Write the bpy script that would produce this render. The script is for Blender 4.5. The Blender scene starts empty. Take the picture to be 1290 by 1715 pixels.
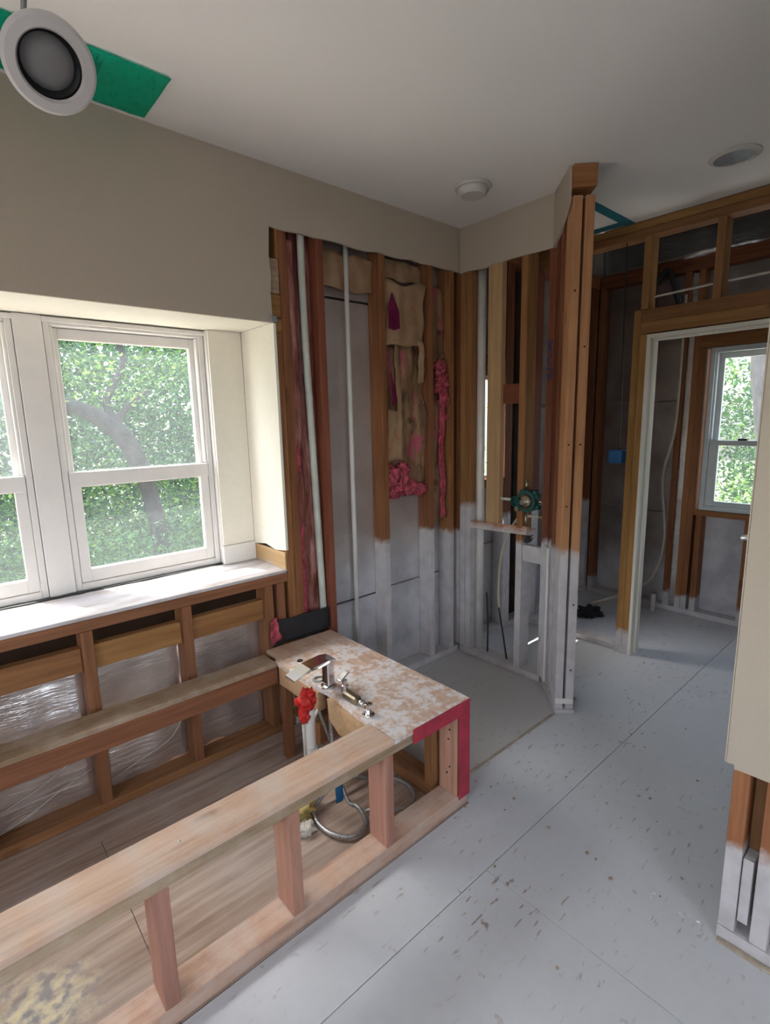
import bpy, bmesh, math, random
from mathutils import Vector, Matrix, noise
random.seed(7)
C = bpy.context.scene.collection
R = math.radians
sc = bpy.context.scene

# ------------------------------------------------------------------ camera
cd = bpy.data.cameras.new('camera'); cam = bpy.data.objects.new('camera', cd); C.objects.link(cam)
FPX, YAW, PITCH, ROLL = 867.83, R(48.7834), R(10.0337), R(-1.2917)
f = Vector((math.cos(YAW)*math.cos(PITCH), math.sin(YAW)*math.cos(PITCH), -math.sin(PITCH)))
r0 = Vector((math.sin(YAW), -math.cos(YAW), 0)); u0 = r0.cross(f)
rr = r0*math.cos(ROLL)+u0*math.sin(ROLL); uu = -r0*math.sin(ROLL)+u0*math.cos(ROLL)
cam.matrix_world = Matrix(((rr.x, uu.x, -f.x, 0), (rr.y, uu.y, -f.y, 0), (rr.z, uu.z, -f.z, 1.426), (0, 0, 0, 1)))
cd.sensor_fit = 'VERTICAL'; cd.sensor_height = 24.0; cd.lens = 24.0*FPX/1715.0
cd.clip_start = 0.02; cd.clip_end = 200
sc.camera = cam

# ------------------------------------------------------------------ world, sun, exposure
w = bpy.data.worlds.new('sky'); sc.world = w; w.use_nodes = True
nt = w.node_tree; bg = nt.nodes['Background']
sky = nt.nodes.new('ShaderNodeTexSky'); sky.sky_type = 'NISHITA'; sky.sun_disc = False
sky.sun_elevation = R(60); sky.sun_rotation = R(-30); sky.air_density = 1.0; sky.dust_density = 3.0
hs = nt.nodes.new('ShaderNodeHueSaturation'); hs.inputs['Saturation'].default_value = 0.55
nt.links.new(sky.outputs[0], hs.inputs['Color']); nt.links.new(hs.outputs[0], bg.inputs[0])
bg.inputs[1].default_value = 1.35
sl = bpy.data.lights.new('sun', 'SUN'); sl.energy = 17.0; sl.angle = R(0.6); sl.color = (1, .95, .86)
sun = bpy.data.objects.new('sun', sl); C.objects.link(sun)
sdir = Vector((-0.16, 0.34, 1.0)).normalized()
sun.rotation_euler = sdir.to_track_quat('Z', 'Y').to_euler(); sun.location = (-3, 8, 12)

def area(name, loc, look, sx, sy, power, col):
    a = bpy.data.lights.new(name, 'AREA'); a.shape = 'RECTANGLE'; a.size = sx; a.size_y = sy
    a.energy = power; a.color = col
    o = bpy.data.objects.new(name, a); C.objects.link(o); o.location = loc
    d = Vector(look)-Vector(loc)
    o.rotation_euler = d.to_track_quat('-Z', 'Y').to_euler(); return o
# daylight pouring through the windows behind the photographer (outside the glass of those openings)
area('daylight_rear_window', (-2.3, 0.0, 1.45), (0, 0, 1.35), 1.7, 1.3, 14, (.90, .95, 1.0))
area('daylight_side_window', (0.0, -2.1, 1.45), (0, 0, 1.2), 1.5, 1.3, 10, (.93, .96, 1.0))
vs = sc.view_settings; vs.view_transform = 'Standard'; vs.look = 'None'; vs.gamma = 1.0
vs.use_curve_mapping = False; vs.exposure = 0.38

# ------------------------------------------------------------------ materials
def new(name):
    m = bpy.data.materials.new(name); m.use_nodes = True
    n = m.node_tree; return m, n, n.nodes['Principled BSDF']
def N(n, t, **k):
    x = n.nodes.new(t)
    for a, b in k.items():
        if a in x.inputs: x.inputs[a].default_value = b
        else: setattr(x, a, b)
    return x
def L(n, a, b): n.links.new(a, b)
def ramp(n, fac, stops):
    r = n.nodes.new('ShaderNodeValToRGB'); e = r.color_ramp.elements
    while len(e) < len(stops): e.new(0.5)
    for i, (p, c) in enumerate(stops):
        e[i].position = p; e[i].color = (c[0], c[1], c[2], 1) if not isinstance(c, (int, float)) else (c, c, c, 1)
    L(n, fac, r.inputs[0]); return r.outputs[0]
def mixc(n, fac, a, b):
    m = n.nodes.new('ShaderNodeMix'); m.data_type = 'RGBA'
    for s, v in ((0, fac), (6, a), (7, b)):
        if hasattr(v, 'is_linked') or hasattr(v, 'links'): L(n, v, m.inputs[s])
        elif s == 0: m.inputs[0].default_value = v
        else: m.inputs[s].default_value = (v[0], v[1], v[2], 1)
    return m.outputs[2]
def mth(n, op, a, b=0.0):
    m = n.nodes.new('ShaderNodeMath'); m.operation = op
    for i, v in enumerate((a, b)):
        if hasattr(v, 'links'): L(n, v, m.inputs[i])
        else: m.inputs[i].default_value = v
    return m.outputs[0]
def bump(n, h, p, strength=.2, dist=.002):
    b = N(n, 'ShaderNodeBump'); b.inputs['Strength'].default_value = strength; b.inputs['Distance'].default_value = dist
    L(n, h, b.inputs['Height']); L(n, b.outputs[0], p.inputs['Normal'])
def nz(n, vec, scale, detail=3, rough=.55, sc3=None):
    if sc3:
        mp = N(n, 'ShaderNodeMapping'); mp.inputs['Scale'].default_value = sc3; L(n, vec, mp.inputs[0]); vec = mp.outputs[0]
    t = N(n, 'ShaderNodeTexNoise'); t.inputs['Scale'].default_value = scale; t.inputs['Detail'].default_value = detail
    t.inputs['Roughness'].default_value = rough; L(n, vec, t.inputs['Vector']); return t.outputs[0]

def plain(name, col, rough=.6, metal=0.0, var=.06, scale=30, b=0.0, spec=.5):
    m, n, p = new(name); tc = N(n, 'ShaderNodeTexCoord').outputs['Object']
    v = nz(n, tc, scale); dk = tuple(c*(1-var*2) for c in col)
    L(n, ramp(n, v, [(.3, dk), (.7, col)]), p.inputs['Base Color'])
    p.inputs['Roughness'].default_value = rough; p.inputs['Metallic'].default_value = metal
    p.inputs['Specular IOR Level'].default_value = spec
    if b: bump(n, v, p, b)
    return m

WHITE = (.58, .56, .57)
def wood(name, c1, c2, paint=None, knots=True, rough=.62, dust=0.0, pc=WHITE):
    """lumber: grain runs along local X; paint = height (m) below which the lumber is coated white"""
    m, n, p = new(name)
    tc = N(n, 'ShaderNodeTexCoord').outputs['Object']; oi = N(n, 'ShaderNodeObjectInfo')
    off = N(n, 'ShaderNodeVectorMath', operation='MULTIPLY_ADD')
    cmb = N(n, 'ShaderNodeCombineXYZ'); 
    for i in range(3): L(n, oi.outputs['Random'], cmb.inputs[i])
    L(n, cmb.outputs[0], off.inputs[0]); off.inputs[1].default_value = (37, 19, 23); L(n, tc, off.inputs[2])
    v = off.outputs[0]
    g1 = nz(n, v, 1.0, 5, .6, (2.2, 42, 42)); g2 = nz(n, v, 1.0, 3, .5, (7, 160, 160)); g3 = nz(n, v, 3.2, 2, .5)
    g = mth(n, 'ADD', mth(n, 'MULTIPLY', g1, .6), mth(n, 'ADD', mth(n, 'MULTIPLY', g2, .22), mth(n, 'MULTIPLY', g3, .18)))
    col = ramp(n, g, [(.34, c1), (.50, tuple((a+b)/2 for a, b in zip(c1, c2))), (.66, c2)])
    if knots:
        vo = N(n, 'ShaderNodeTexVoronoi'); mp = N(n, 'ShaderNodeMapping'); mp.inputs['Scale'].default_value = (2.6, 8, 8)
        L(n, v, mp.inputs[0]); L(n, mp.outputs[0], vo.inputs['Vector']); vo.inputs['Scale'].default_value = 1.0
        kn = ramp(n, vo.outputs['Distance'], [(.05, 1.0), (.13, 0.0)])
        col = mixc(n, mth(n, 'MULTIPLY', kn, .5), col, tuple(a*.35 for a in c1))
    hue = N(n, 'ShaderNodeHueSaturation'); L(n, col, hue.inputs['Color'])
    L(n, mth(n, 'ADD', mth(n, 'MULTIPLY', oi.outputs['Random'], .34), .83), hue.inputs['Value'])
    L(n, mth(n, 'ADD', mth(n, 'MULTIPLY', oi.outputs['Random'], .016), .492), hue.inputs['Hue'])
    col = hue.outputs[0]
    geo = N(n, 'ShaderNodeNewGeometry'); pos = geo.outputs['Position']
    if dust:
        d = nz(n, pos, 9, 5, .65); col = mixc(n, mth(n, 'MULTIPLY', ramp(n, d, [(.42, 0.0), (.66, 1.0)]), dust), col, (.62, .55, .48))
    if paint is not None:
        sx = N(n, 'ShaderNodeSeparateXYZ'); L(n, pos, sx.inputs[0])
        h = mth(n, 'SUBTRACT', mth(n, 'ADD', sx.outputs[2], mth(n, 'MULTIPLY', mth(n, 'SUBTRACT', nz(n, pos, 22, 3), .5), .07)), paint)
        h = mth(n, 'ADD', h, mth(n, 'MULTIPLY', mth(n, 'SUBTRACT', oi.outputs['Random'], .5), .05))
        k = N(n, 'ShaderNodeMapRange'); L(n, h, k.inputs[0]); k.inputs[1].default_value = -.03; k.inputs[2].default_value = .004
        k.inputs[3].default_value = 1; k.inputs[4].default_value = 0
        grime = nz(n, pos, 14, 4)
        pcol = ramp(n, grime, [(.3, tuple(c*.80 for c in pc)), (.6, pc)])
        col = mixc(n, mth(n, 'MULTIPLY', k.outputs[0], .93), col, pcol)
    L(n, col, p.inputs['Base Color']); p.inputs['Roughness'].default_value = rough
    p.inputs['Specular IOR Level'].default_value = .3
    bump(n, g, p, .25, .0015)
    return m
OR1, OR2 = (.165, .062, .024), (.33, .145, .058)
M = {}
M['stud'] = wood('lumber_stud', OR1, OR2, .80)
M['stud_hi'] = wood('lumber_stud_high_coat', (.20, .09, .034), (.36, .18, .07), .95)
M['stud_post'] = wood('lumber_post', (.32, .14, .062), (.53, .265, .135), .83)
M['stud_low'] = wood('lumber_low_coat', (.24, .09, .035), (.40, .18, .075), .30)
M['stud_door'] = wood('lumber_door_post', (.22, .098, .03), (.40, .20, .066), .17)
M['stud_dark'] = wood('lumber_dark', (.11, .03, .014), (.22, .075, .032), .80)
M['redraw'] = wood('lumber_reddish', (.17, .05, .028), (.34, .125, .06), .20)
M['darkraw'] = wood('lumber_dark_bare', (.11, .045, .018), (.2, .09, .035), None)
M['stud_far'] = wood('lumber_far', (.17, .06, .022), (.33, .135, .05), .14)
M['raw'] = wood('lumber_raw', OR1, OR2, None)
M['knee'] = wood('lumber_knee', (.17, .070, .030), (.32, .145, .066), None)
M['tan'] = wood('lumber_tan', (.34, .20, .10), (.50, .32, .17), .80)
M['tanraw'] = wood('lumber_tan_bare', (.44, .27, .14), (.62, .42, .24), None)
M['deck'] = wood('lumber_deck', (.40, .235, .165), (.64, .43, .32), None, dust=.5)
M['deckstud'] = wood('lumber_deck_stud', (.32, .15, .10), (.50, .275, .195), None)
M['weather'] = wood('lumber_weathered', (.22, .15, .085), (.42, .30, .19), None, dust=.3)
M['ply'] = wood('plywood_edge', (.34, .24, .15), (.60, .45, .30), None, knots=False, dust=.25)
M['painted'] = wood('lumber_coated', OR1, OR2, 9.0)
M['header'] = wood('lumber_header', (.20, .088, .03), (.35, .175, .062), None)
M['red'] = plain('red_membrane', (.50, .035, .07), .45, var=.22, scale=18, b=.2)
M['drywall'] = plain('painted_drywall', (.46, .395, .315), .9, var=.02, scale=120, b=.04, spec=.2)
M['ceiling'] = plain('ceiling_paint', (.80, .775, .735), .93, var=.015, scale=150, b=.04, spec=.2)
M['reveal'] = plain('cream_reveal_paint', (.80, .76, .66), .8, var=.02, scale=40, spec=.2)
M['vinyl'] = plain('white_vinyl', (.78, .75, .72), .4, var=.03, scale=12)
M['vinyl_far'] = plain('aged_vinyl', (.62, .66, .66), .45, var=.05, scale=12)
M['pvc'] = plain('white_pvc', (.72, .70, .66), .38, var=.08, scale=9)
M['pvc_green'] = plain('pale_pvc', (.60, .62, .54), .42, var=.12, scale=14)
M['black'] = plain('black_rubber', (.025, .025, .028), .5, var=.2, scale=30)
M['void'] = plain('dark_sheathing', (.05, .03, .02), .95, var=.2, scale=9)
M['chrome'] = plain('chrome', (.80, .80, .82), .10, 1.0, var=.03, scale=8)
M['steel'] = plain('braided_steel', (.58, .59, .60), .35, .75, var=.25, scale=160, b=.5)
M['brass'] = plain('dull_brass', (.42, .36, .25), .35, .9, var=.2, scale=30)
M['green'] = plain('green_guard_plastic', (.012, .085, .07), .42, var=.2, scale=20)
M['redcloth'] = plain('red_wrap', (.62, .012, .008), .6, var=.25, scale=45, b=.8)
M['bluetape'] = plain('blue_tape', (.012, .13, .30), .55, var=.1, scale=30)
M['teal'] = plain('teal_masking_tape', (.01, .20, .27), .5, var=.15, scale=15)
M['bluebox'] = plain('blue_outlet_box_plastic', (.015, .14, .40), .4, var=.1)
M['grey'] = plain('grey_metal', (.30, .32, .33), .5, .3, var=.1)
M['fixture'] = plain('fixture_white', (.52, .49, .48), .5, var=.02)
M['baffle'] = plain('fixture_black_baffle', (.006, .006, .007), .5, var=.1)
M['lens'] = plain('fixture_lens', (.20, .19, .19), .55, var=.08, scale=12)
M['alarm'] = plain('alarm_plastic', (.58, .55, .50), .5, var=.02)
M['string'] = plain('pale_string', (.62, .57, .50), .7)
M['cable'] = plain('white_cable', (.60, .56, .52), .5)
M['pex'] = plain('tan_pex', (.52, .46, .36), .4, var=.1)
M['foam'] = plain('yellow_foam', (.62, .46, .16), .8, var=.3, scale=18, b=.9)
M['pinkwool'] = plain('pink_fibreglass', (.60, .10, .14), .95, var=.35, scale=38, b=1.0)
M['curbmat'] = plain('curb_edge', (.48, .40, .30), .8, var=.2, scale=20)
M['rock'] = plain('grey_rock', (.22, .22, .26), .8, var=.25, scale=3, b=.8)
M['bark'] = plain('bark', (.055, .048, .052), .9, var=.35, scale=9, b=1.0)
M['paving'] = plain('pale_paving', (.64, .57, .50), .9, var=.06, scale=4)
M['grass'] = plain('ground_cover', (.12, .14, .06), .95, var=.3, scale=2, b=.6)
M['exterior'] = plain('exterior_siding', (.45, .43, .40), .8, var=.05)

def foil(name, lo, hi, paint, rough=.42, metal=.55, sc=(3, 3, 9)):
    m, n, p = new(name)
    pos = N(n, 'ShaderNodeNewGeometry').outputs['Position']
    wv = nz(n, pos, 1.0, 5, .62, sc); w2 = nz(n, pos, 34, 4, .6)
    col = ramp(n, nz(n, pos, 4, 4), [(.3, lo), (.7, hi)])
    sx = N(n, 'ShaderNodeSeparateXYZ'); L(n, pos, sx.inputs[0])
    h = mth(n, 'SUBTRACT', mth(n, 'ADD', sx.outputs[2], mth(n, 'MULTIPLY', mth(n, 'SUBTRACT', nz(n, pos, 9, 3), .5), .25)), paint)
    k = N(n, 'ShaderNodeMapRange'); L(n, h, k.inputs[0]); k.inputs[1].default_value = -.10; k.inputs[2].default_value = .12
    k.inputs[3].default_value = 1; k.inputs[4].default_value = 0
    pc = ramp(n, nz(n, pos, 7, 4), [(.34, (.40, .39, .41)), (.60, (.54, .53, .55))])
    L(n, mixc(n, k.outputs[0], col, pc), p.inputs['Base Color'])
    L(n, mth(n, 'MULTIPLY', mth(n, 'SUBTRACT', 1.0, k.outputs[0]), metal), p.inputs['Metallic'])
    L(n, mth(n, 'ADD', mth(n, 'MULTIPLY', k.outputs[0], .4), rough), p.inputs['Roughness'])
    bump(n, mth(n, 'ADD', wv, mth(n, 'MULTIPLY', w2, .25)), p, .6, .012)
    return m
M['foil'] = foil('foil_faced_panel', (.44, .385, .355), (.62, .565, .54), .72)
M['foil_bag'] = foil('foil_wrinkled', (.55, .50, .47), (.80, .77, .76), -2.0, .26, .75, (3, 3, 26))
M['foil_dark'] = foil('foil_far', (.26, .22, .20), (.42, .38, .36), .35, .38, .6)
M['rooffoil'] = foil('foil_roof', (.40, .40, .41), (.62, .62, .62), -2.0, .22, .8, (4, 4, 14))

def kraft_mat():
    m, n, p = new('kraft_paper_insulation'); tc = N(n, 'ShaderNodeNewGeometry').outputs['Position']
    a = nz(n, tc, 1.0, 5, .6, (26, 26, 4)); b = nz(n, tc, 7, 5, .65)
    base = ramp(n, a, [(.3, (.11, .05, .025)), (.5, (.23, .13, .065)), (.68, (.36, .23, .12))])
    pk = ramp(n, nz(n, tc, 1.0, 4, .6, (16, 16, 5)), [(.55, 0.0), (.62, 1.0)])
    c = mixc(n, mth(n, 'MULTIPLY', pk, .8), base, (.42, .07, .12))
    c = mixc(n, ramp(n, b, [(.56, 0.0), (.64, 1.0)]), c, (.11, .05, .025))
    L(n, c, p.inputs['Base Color']); p.inputs['Roughness'].default_value = .8
    bump(n, b, p, .8, .01); return m
M['kraft'] = kraft_mat()
def kraft_clean():
    m, n, p = new('kraft_paper_clean'); tc = N(n, 'ShaderNodeNewGeometry').outputs['Position']
    a = nz(n, tc, 8, 4); c = ramp(n, a, [(.3, (.26, .16, .085)), (.7, (.42, .27, .155))])
    st = ramp(n, nz(n, tc, 16, 4), [(.58, 0.0), (.66, 1.0)])
    L(n, mixc(n, mth(n, 'MULTIPLY', st, .6), c, (.35, .12, .05)), p.inputs['Base Color']); p.inputs['Roughness'].default_value = .7
    bump(n, a, p, .5, .006); return m
M['kraft_clean'] = kraft_clean()
def redwood_plastic():
    m, n, p = new('pink_batt_side'); tc = N(n, 'ShaderNodeNewGeometry').outputs['Position']
    a = nz(n, tc, 1.0, 5, .6, (30, 30, 5))
    L(n, ramp(n, a, [(.32, (.09, .022, .014)), (.5, (.24, .07, .05)), (.68, (.42, .20, .18))]), p.inputs['Base Color'])
    p.inputs['Roughness'].default_value = .42; bump(n, a, p, .9, .012); return m
M['plastic_pink'] = redwood_plastic()

def floor_mat(name, base, stain, amt, streak=(1, 1, 1)):
    m, n, p = new(name); pos = N(n, 'ShaderNodeNewGeometry').outputs['Position']
    big = nz(n, pos, 1.3, 5, .6); fine = nz(n, pos, 28, 4, .6)
    c = ramp(n, big, [(.3, tuple(x*.86 for x in base)), (.7, base)])
    rot = N(n, 'ShaderNodeMapping'); rot.inputs['Rotation'].default_value = (0, 0, R(20)); rot.inputs['Scale'].default_value = (14, 62, 1)
    L(n, pos, rot.inputs[0]); sn = N(n, 'ShaderNodeTexNoise'); sn.inputs['Scale'].default_value = 1; sn.inputs['Detail'].default_value = 3
    L(n, rot.outputs[0], sn.inputs['Vector'])
    area_ = ramp(n, nz(n, pos, 1.9, 3), [(.42, 0.05), (.62, 1.0)])
    sc1 = mth(n, 'MULTIPLY', ramp(n, sn.outputs[0], [(.635, 0.0), (.69, 1.0)]), area_)
    sp = mth(n, 'MULTIPLY', ramp(n, nz(n, pos, 24, 3, .5), [(.665, 0.0), (.71, 1.0)]), area_)
    k = mth(n, 'MULTIPLY', mth(n, 'MAXIMUM', sc1, sp), amt)
    c = mixc(n, k, c, stain)
    c = mixc(n, mth(n, 'MULTIPLY', ramp(n, fine, [(.45, 0.0), (.75, 1.0)]), .18), c, tuple(x*.75 for x in base))
    L(n, c, p.inputs['Base Color']); p.inputs['Roughness'].default_value = .62; p.inputs['Specular IOR Level'].default_value = .35
    bump(n, fine, p, .18, .002); return m
M['floor'] = floor_mat('coated_subfloor', (.61, .62, .645), (.26, .17, .13), .85)
M['floor_shower'] = floor_mat('shower_subfloor', (.55, .54, .535), (.26, .19, .14), .8)
def tubfloor():
    m, n, p = new('bare_plywood'); pos = N(n, 'ShaderNodeNewGeometry').outputs['Position']
    g = nz(n, pos, 1.0, 5, .62, (2.0, 30, 30)); b = nz(n, pos, 2.2, 4)
    c = ramp(n, g, [(.3, (.22, .14, .10)), (.5, (.38, .275, .215)), (.7, (.52, .41, .34))])
    c = mixc(n, mth(n, 'MULTIPLY', ramp(n, b, [(.45, 0.0), (.7, 1.0)]), .5), c, (.50, .45, .43))
    mp = N(n, 'ShaderNodeMapping'); mp.inputs['Location'].default_value = (-.02, -1.36, 0); L(n, pos, mp.inputs[0])
    ln = N(n, 'ShaderNodeVectorMath', operation='LENGTH'); L(n, mp.outputs[0], ln.inputs[0])
    d = mth(n, 'ADD', ln.outputs['Value'], mth(n, 'MULTIPLY', nz(n, pos, 13, 5, .7), .30))
    k = ramp(n, d, [(.20, 1.0), (.31, 0.0)])
    c = mixc(n, mth(n, 'MULTIPLY', k, .85), c, ramp(n, nz(n, pos, 30, 4), [(.4, (.25, .25, .26)), (.55, (.62, .55, .40)), (.65, (.72, .66, .40))]))
    L(n, c, p.inputs['Base Color']); p.inputs['Roughness'].default_value = .7; bump(n, g, p, .3, .003); return m
M['tubfloor'] = tubfloor()
def deckply():
    m, n, p = new('plywood_with_thinset'); pos = N(n, 'ShaderNodeNewGeometry').outputs['Position']
    g = nz(n, pos, 1.0, 5, .62, (30, 3, 30))
    c = ramp(n, g, [(.3, (.46, .29, .20)), (.7, (.64, .46, .35))])
    t = mth(n, 'ADD', mth(n, 'MULTIPLY', nz(n, pos, 13, 6, .7), .62), mth(n, 'MULTIPLY', nz(n, pos, 48, 3), .38))
    sx = N(n, 'ShaderNodeSeparateXYZ'); L(n, pos, sx.inputs[0])
    fade = N(n, 'ShaderNodeMapRange'); L(n, sx.outputs[1], fade.inputs[0])
    fade.inputs[1].default_value = 1.76; fade.inputs[2].default_value = 1.92; fade.inputs[3].default_value = 1; fade.inputs[4].default_value = 0
    k = mth(n, 'MULTIPLY', ramp(n, t, [(.44, 0.0), (.55, 1.0)]), fade.outputs[0])
    c = mixc(n, mth(n, 'MULTIPLY', k, .82), c, (.74, .73, .74))
    rs = mth(n, 'MULTIPLY', ramp(n, nz(n, pos, 17, 4), [(.62, 0.0), (.70, 1.0)]), .5)
    c = mixc(n, rs, c, (.50, .22, .17))
    L(n, c, p.inputs['Base Color']); p.inputs['Roughness'].default_value = .72; bump(n, t, p, .7, .006); return m
M['deckply'] = deckply()
def sillmat():
    m, n, p = new('worn_white_sill'); pos = N(n, 'ShaderNodeNewGeometry').outputs['Position']
    c = ramp(n, nz(n, pos, 1.0, 5, .6, (5, 22, 1)), [(.35, (.40, .35, .34)), (.55, (.58, .55, .57))])
    L(n, c, p.inputs['Base Color']); p.inputs['Roughness'].default_value = .6; return m
M['sill'] = sillmat()
def leafmat(name, c1, c2, tr=.45):
    m, n, p = new(name); geo = N(n, 'ShaderNodeNewGeometry')
    col = ramp(n, geo.outputs['Random Per Island'], [(0.0, c1), (.7, c2), (1.0, tuple(min(1, x*1.5) for x in c2))])
    out = n.nodes['Material Output']; n.nodes.remove(p)
    d = N(n, 'ShaderNodeBsdfDiffuse'); t = N(n, 'ShaderNodeBsdfTranslucent'); g = N(n, 'ShaderNodeBsdfGlossy'); g.inputs['Roughness'].default_value = .45
    g.inputs['Color'].default_value = (.9, .95, 1, 1)
    L(n, col, d.inputs[0]); L(n, col, t.inputs[0])
    a = N(n, 'ShaderNodeMixShader'); a.inputs[0].default_value = tr; L(n, d.outputs[0], a.inputs[1]); L(n, t.outputs[0], a.inputs[2])
    b = N(n, 'ShaderNodeMixShader'); b.inputs[0].default_value = .05; L(n, a.outputs[0], b.inputs[1]); L(n, g.outputs[0], b.inputs[2])
    L(n, b.outputs[0], out.inputs[0]); return m
M['leaf'] = leafmat('leaves_green', (.014, .075, .035), (.09, .23, .06))
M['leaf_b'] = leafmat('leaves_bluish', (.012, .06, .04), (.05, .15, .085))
M['leaf_y'] = leafmat('leaves_lime', (.06, .16, .015), (.22, .38, .05))
def glassmat(name, veil, col=(.93, .95, .95)):
    """single pane; translucent veil imitates dusty screen glare and overexposure bloom"""
    m, n, p = new(name); out = n.nodes['Material Output']; n.nodes.remove(p)
    t = N(n, 'ShaderNodeBsdfTransparent'); t.inputs[0].default_value = (*col, 1)
    g = N(n, 'ShaderNodeBsdfGlossy'); g.inputs['Roughness'].default_value = .02
    lw = N(n, 'ShaderNodeLayerWeight'); lw.inputs['Blend'].default_value = .5; fac = mth(n, 'ADD', mth(n, 'MULTIPLY', mth(n, 'POWER', lw.outputs['Facing'], 5.0), .5), .03)
    a = N(n, 'ShaderNodeMixShader'); L(n, fac, a.inputs[0]); L(n, t.outputs[0], a.inputs[1]); L(n, g.outputs[0], a.inputs[2])
    d = N(n, 'ShaderNodeBsdfTranslucent'); d.inputs[0].default_value = (.80, .87, .90, 1)
    b = N(n, 'ShaderNodeMixShader'); b.inputs[0].default_value = veil; L(n, a.outputs[0], b.inputs[1]); L(n, d.outputs[0], b.inputs[2])
    L(n, b.outputs[0], out.inputs[0]); return m
M['glass'] = glassmat('dusty_veil_glass', .032)
M['glass_far'] = glassmat('clear_glass', .03)
def filmmat():
    m, n, p = new('green_masking_film'); pos = N(n, 'ShaderNodeNewGeometry').outputs['Position']
    a = nz(n, pos, 9, 4, .6); q = nz(n, pos, 1.0, 3, .6, (95, 42, 10))
    c = ramp(n, a, [(.3, (.0, .40, .26)), (.7, (.0, .66, .46))])
    c = mixc(n, mth(n, 'MULTIPLY', ramp(n, q, [(.58, 0.0), (.64, 1.0)]), .55), c, (.0, .05, .035))
    L(n, c, p.inputs['Base Color']); p.inputs['Roughness'].default_value = .25; bump(n, a, p, .5, .01)
    t = N(n, 'ShaderNodeBsdfTransparent'); t.inputs[0].default_value = (.0, .88, .70, 1)
    mx = N(n, 'ShaderNodeMixShader'); mx.inputs[0].default_value = .62; out = n.nodes['Material Output']
    L(n, p.outputs[0], mx.inputs[1]); L(n, t.outputs[0], mx.inputs[2]); L(n, mx.outputs[0], out.inputs[0]); return m
M['film'] = filmmat()

# ------------------------------------------------------------------ mesh helpers
def link(name, me, mat=None, parent=None):
    o = bpy.data.objects.new(name, me); C.objects.link(o)
    if mat is not None:
        me.materials.append(mat if not isinstance(mat, str) else M[mat])
    if parent is not None:
        o.parent = parent; o.matrix_parent_inverse = parent.matrix_basis.inverted()
    return o
def tag(o, label=None, cat=None, group=None, kind=None):
    if label: o['label'] = label
    if cat: o['category'] = cat
    if group: o['group'] = group
    if kind: o['kind'] = kind
    return o
def empty(name, loc, label=None, cat=None, group=None, kind=None):
    o = bpy.data.objects.new(name, None); C.objects.link(o); o.location = loc; o.empty_display_size = .05
    return tag(o, label, cat, group, kind)
def bm_me(bm, name, smooth=False):
    bmesh.ops.recalc_face_normals(bm, faces=bm.faces)
    me = bpy.data.meshes.new(name); bm.to_mesh(me); bm.free()
    if smooth:
        for q in me.polygons: q.use_smooth = True
    return me
_bc = {}
def boxmesh(l, w_, t, bev=.0015, jag=0.0):
    key = (round(l, 4), round(w_, 4), round(t, 4), bev)
    if key in _bc and not jag: return _bc[key]
    bm = bmesh.new(); bmesh.ops.create_cube(bm, size=1)
    for v in bm.verts: v.co = Vector((v.co.x*l, v.co.y*w_, v.co.z*t))
    if bev: bmesh.ops.bevel(bm, geom=list(bm.edges), offset=min(bev, min(l, w_, t)*.3), segments=1, affect='EDGES')
    me = bm_me(bm, 'board'); _bc[key] = me; return me
def board(name, lo, hi, mat, parent=None, rot=None, bev=.0015):
    """axis-aligned board lo..hi, local X along its longest side"""
    lo, hi = Vector(lo), Vector(hi); d = hi-lo; c = (lo+hi)/2
    ax = max(range(3), key=lambda i: d[i])
    if ax == 0: dims = (d.x, d.y, d.z); e = Matrix.Identity(3)
    elif ax == 1: dims = (d.y, d.x, d.z); e = Matrix(((0, -1, 0), (1, 0, 0), (0, 0, 1)))
    else: dims = (d.z, d.y, d.x); e = Matrix(((0, 0, -1), (0, 1, 0), (1, 0, 0)))
    me = boxmesh(*dims, bev)
    key = (me.name, mat)
    if key not in _mm:
        m2 = me.copy(); m2.materials.append(M[mat]); _mm[key] = m2
    o = bpy.data.objects.new(name, _mm[key]); C.objects.link(o)
    m = Matrix.Translation(c) @ e.to_4x4()
    if rot: m = Matrix.Translation(c) @ rot.to_4x4() @ e.to_4x4()
    o.matrix_world = m
    if parent is not None:
        o.parent = parent; o.matrix_parent_inverse = parent.matrix_basis.inverted()
    return o
_mm = {}
def board_dir(name, c, axis, side, l, w_, t, mat, parent=None, bev=.0015):
    """oriented board: length l along axis, width w along side, thickness t along the third"""
    a = Vector(axis).normalized(); s = Vector(side); s = (s-a*s.dot(a)).normalized(); q = a.cross(s)
    o = bpy.data.objects.new(name, boxmesh(l, w_, t, bev).copy()); o.data.materials.append(M[mat]); C.objects.link(o)
    m = Matrix((a, s, q)).transposed().to_4x4(); m.translation = Vector(c); o.matrix_world = m
    if parent is not None:
        o.parent = parent; o.matrix_parent_inverse = parent.matrix_basis.inverted()
    return o
def prism(name, pts, axis, a0, a1, mat, parent=None):
    """polygon pts (2D) extruded along axis from a0 to a1; 2D is the other two axes in order"""
    def P(p, a):
        return (a, p[0], p[1]) if axis == 0 else (p[0], a, p[1]) if axis == 1 else (p[0], p[1], a)
    n_ = len(pts); vs_ = [P(p, a0) for p in pts]+[P(p, a1) for p in pts]
    fs = [list(range(n_)), list(range(2*n_-1, n_-1, -1))]+[[i, (i+1) % n_, n_+(i+1) % n_, n_+i] for i in range(n_)]
    bm = bmesh.new(); bv = [bm.verts.new(v) for v in vs_]
    for q in fs: bm.faces.new([bv[i] for i in q])
    bm.normal_update(); bmesh.ops.triangulate(bm, faces=[q for q in bm.faces if len(q.verts) > 4], ngon_method='EAR_CLIP')
    return link(name, bm_me(bm, name), mat, parent)
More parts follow.
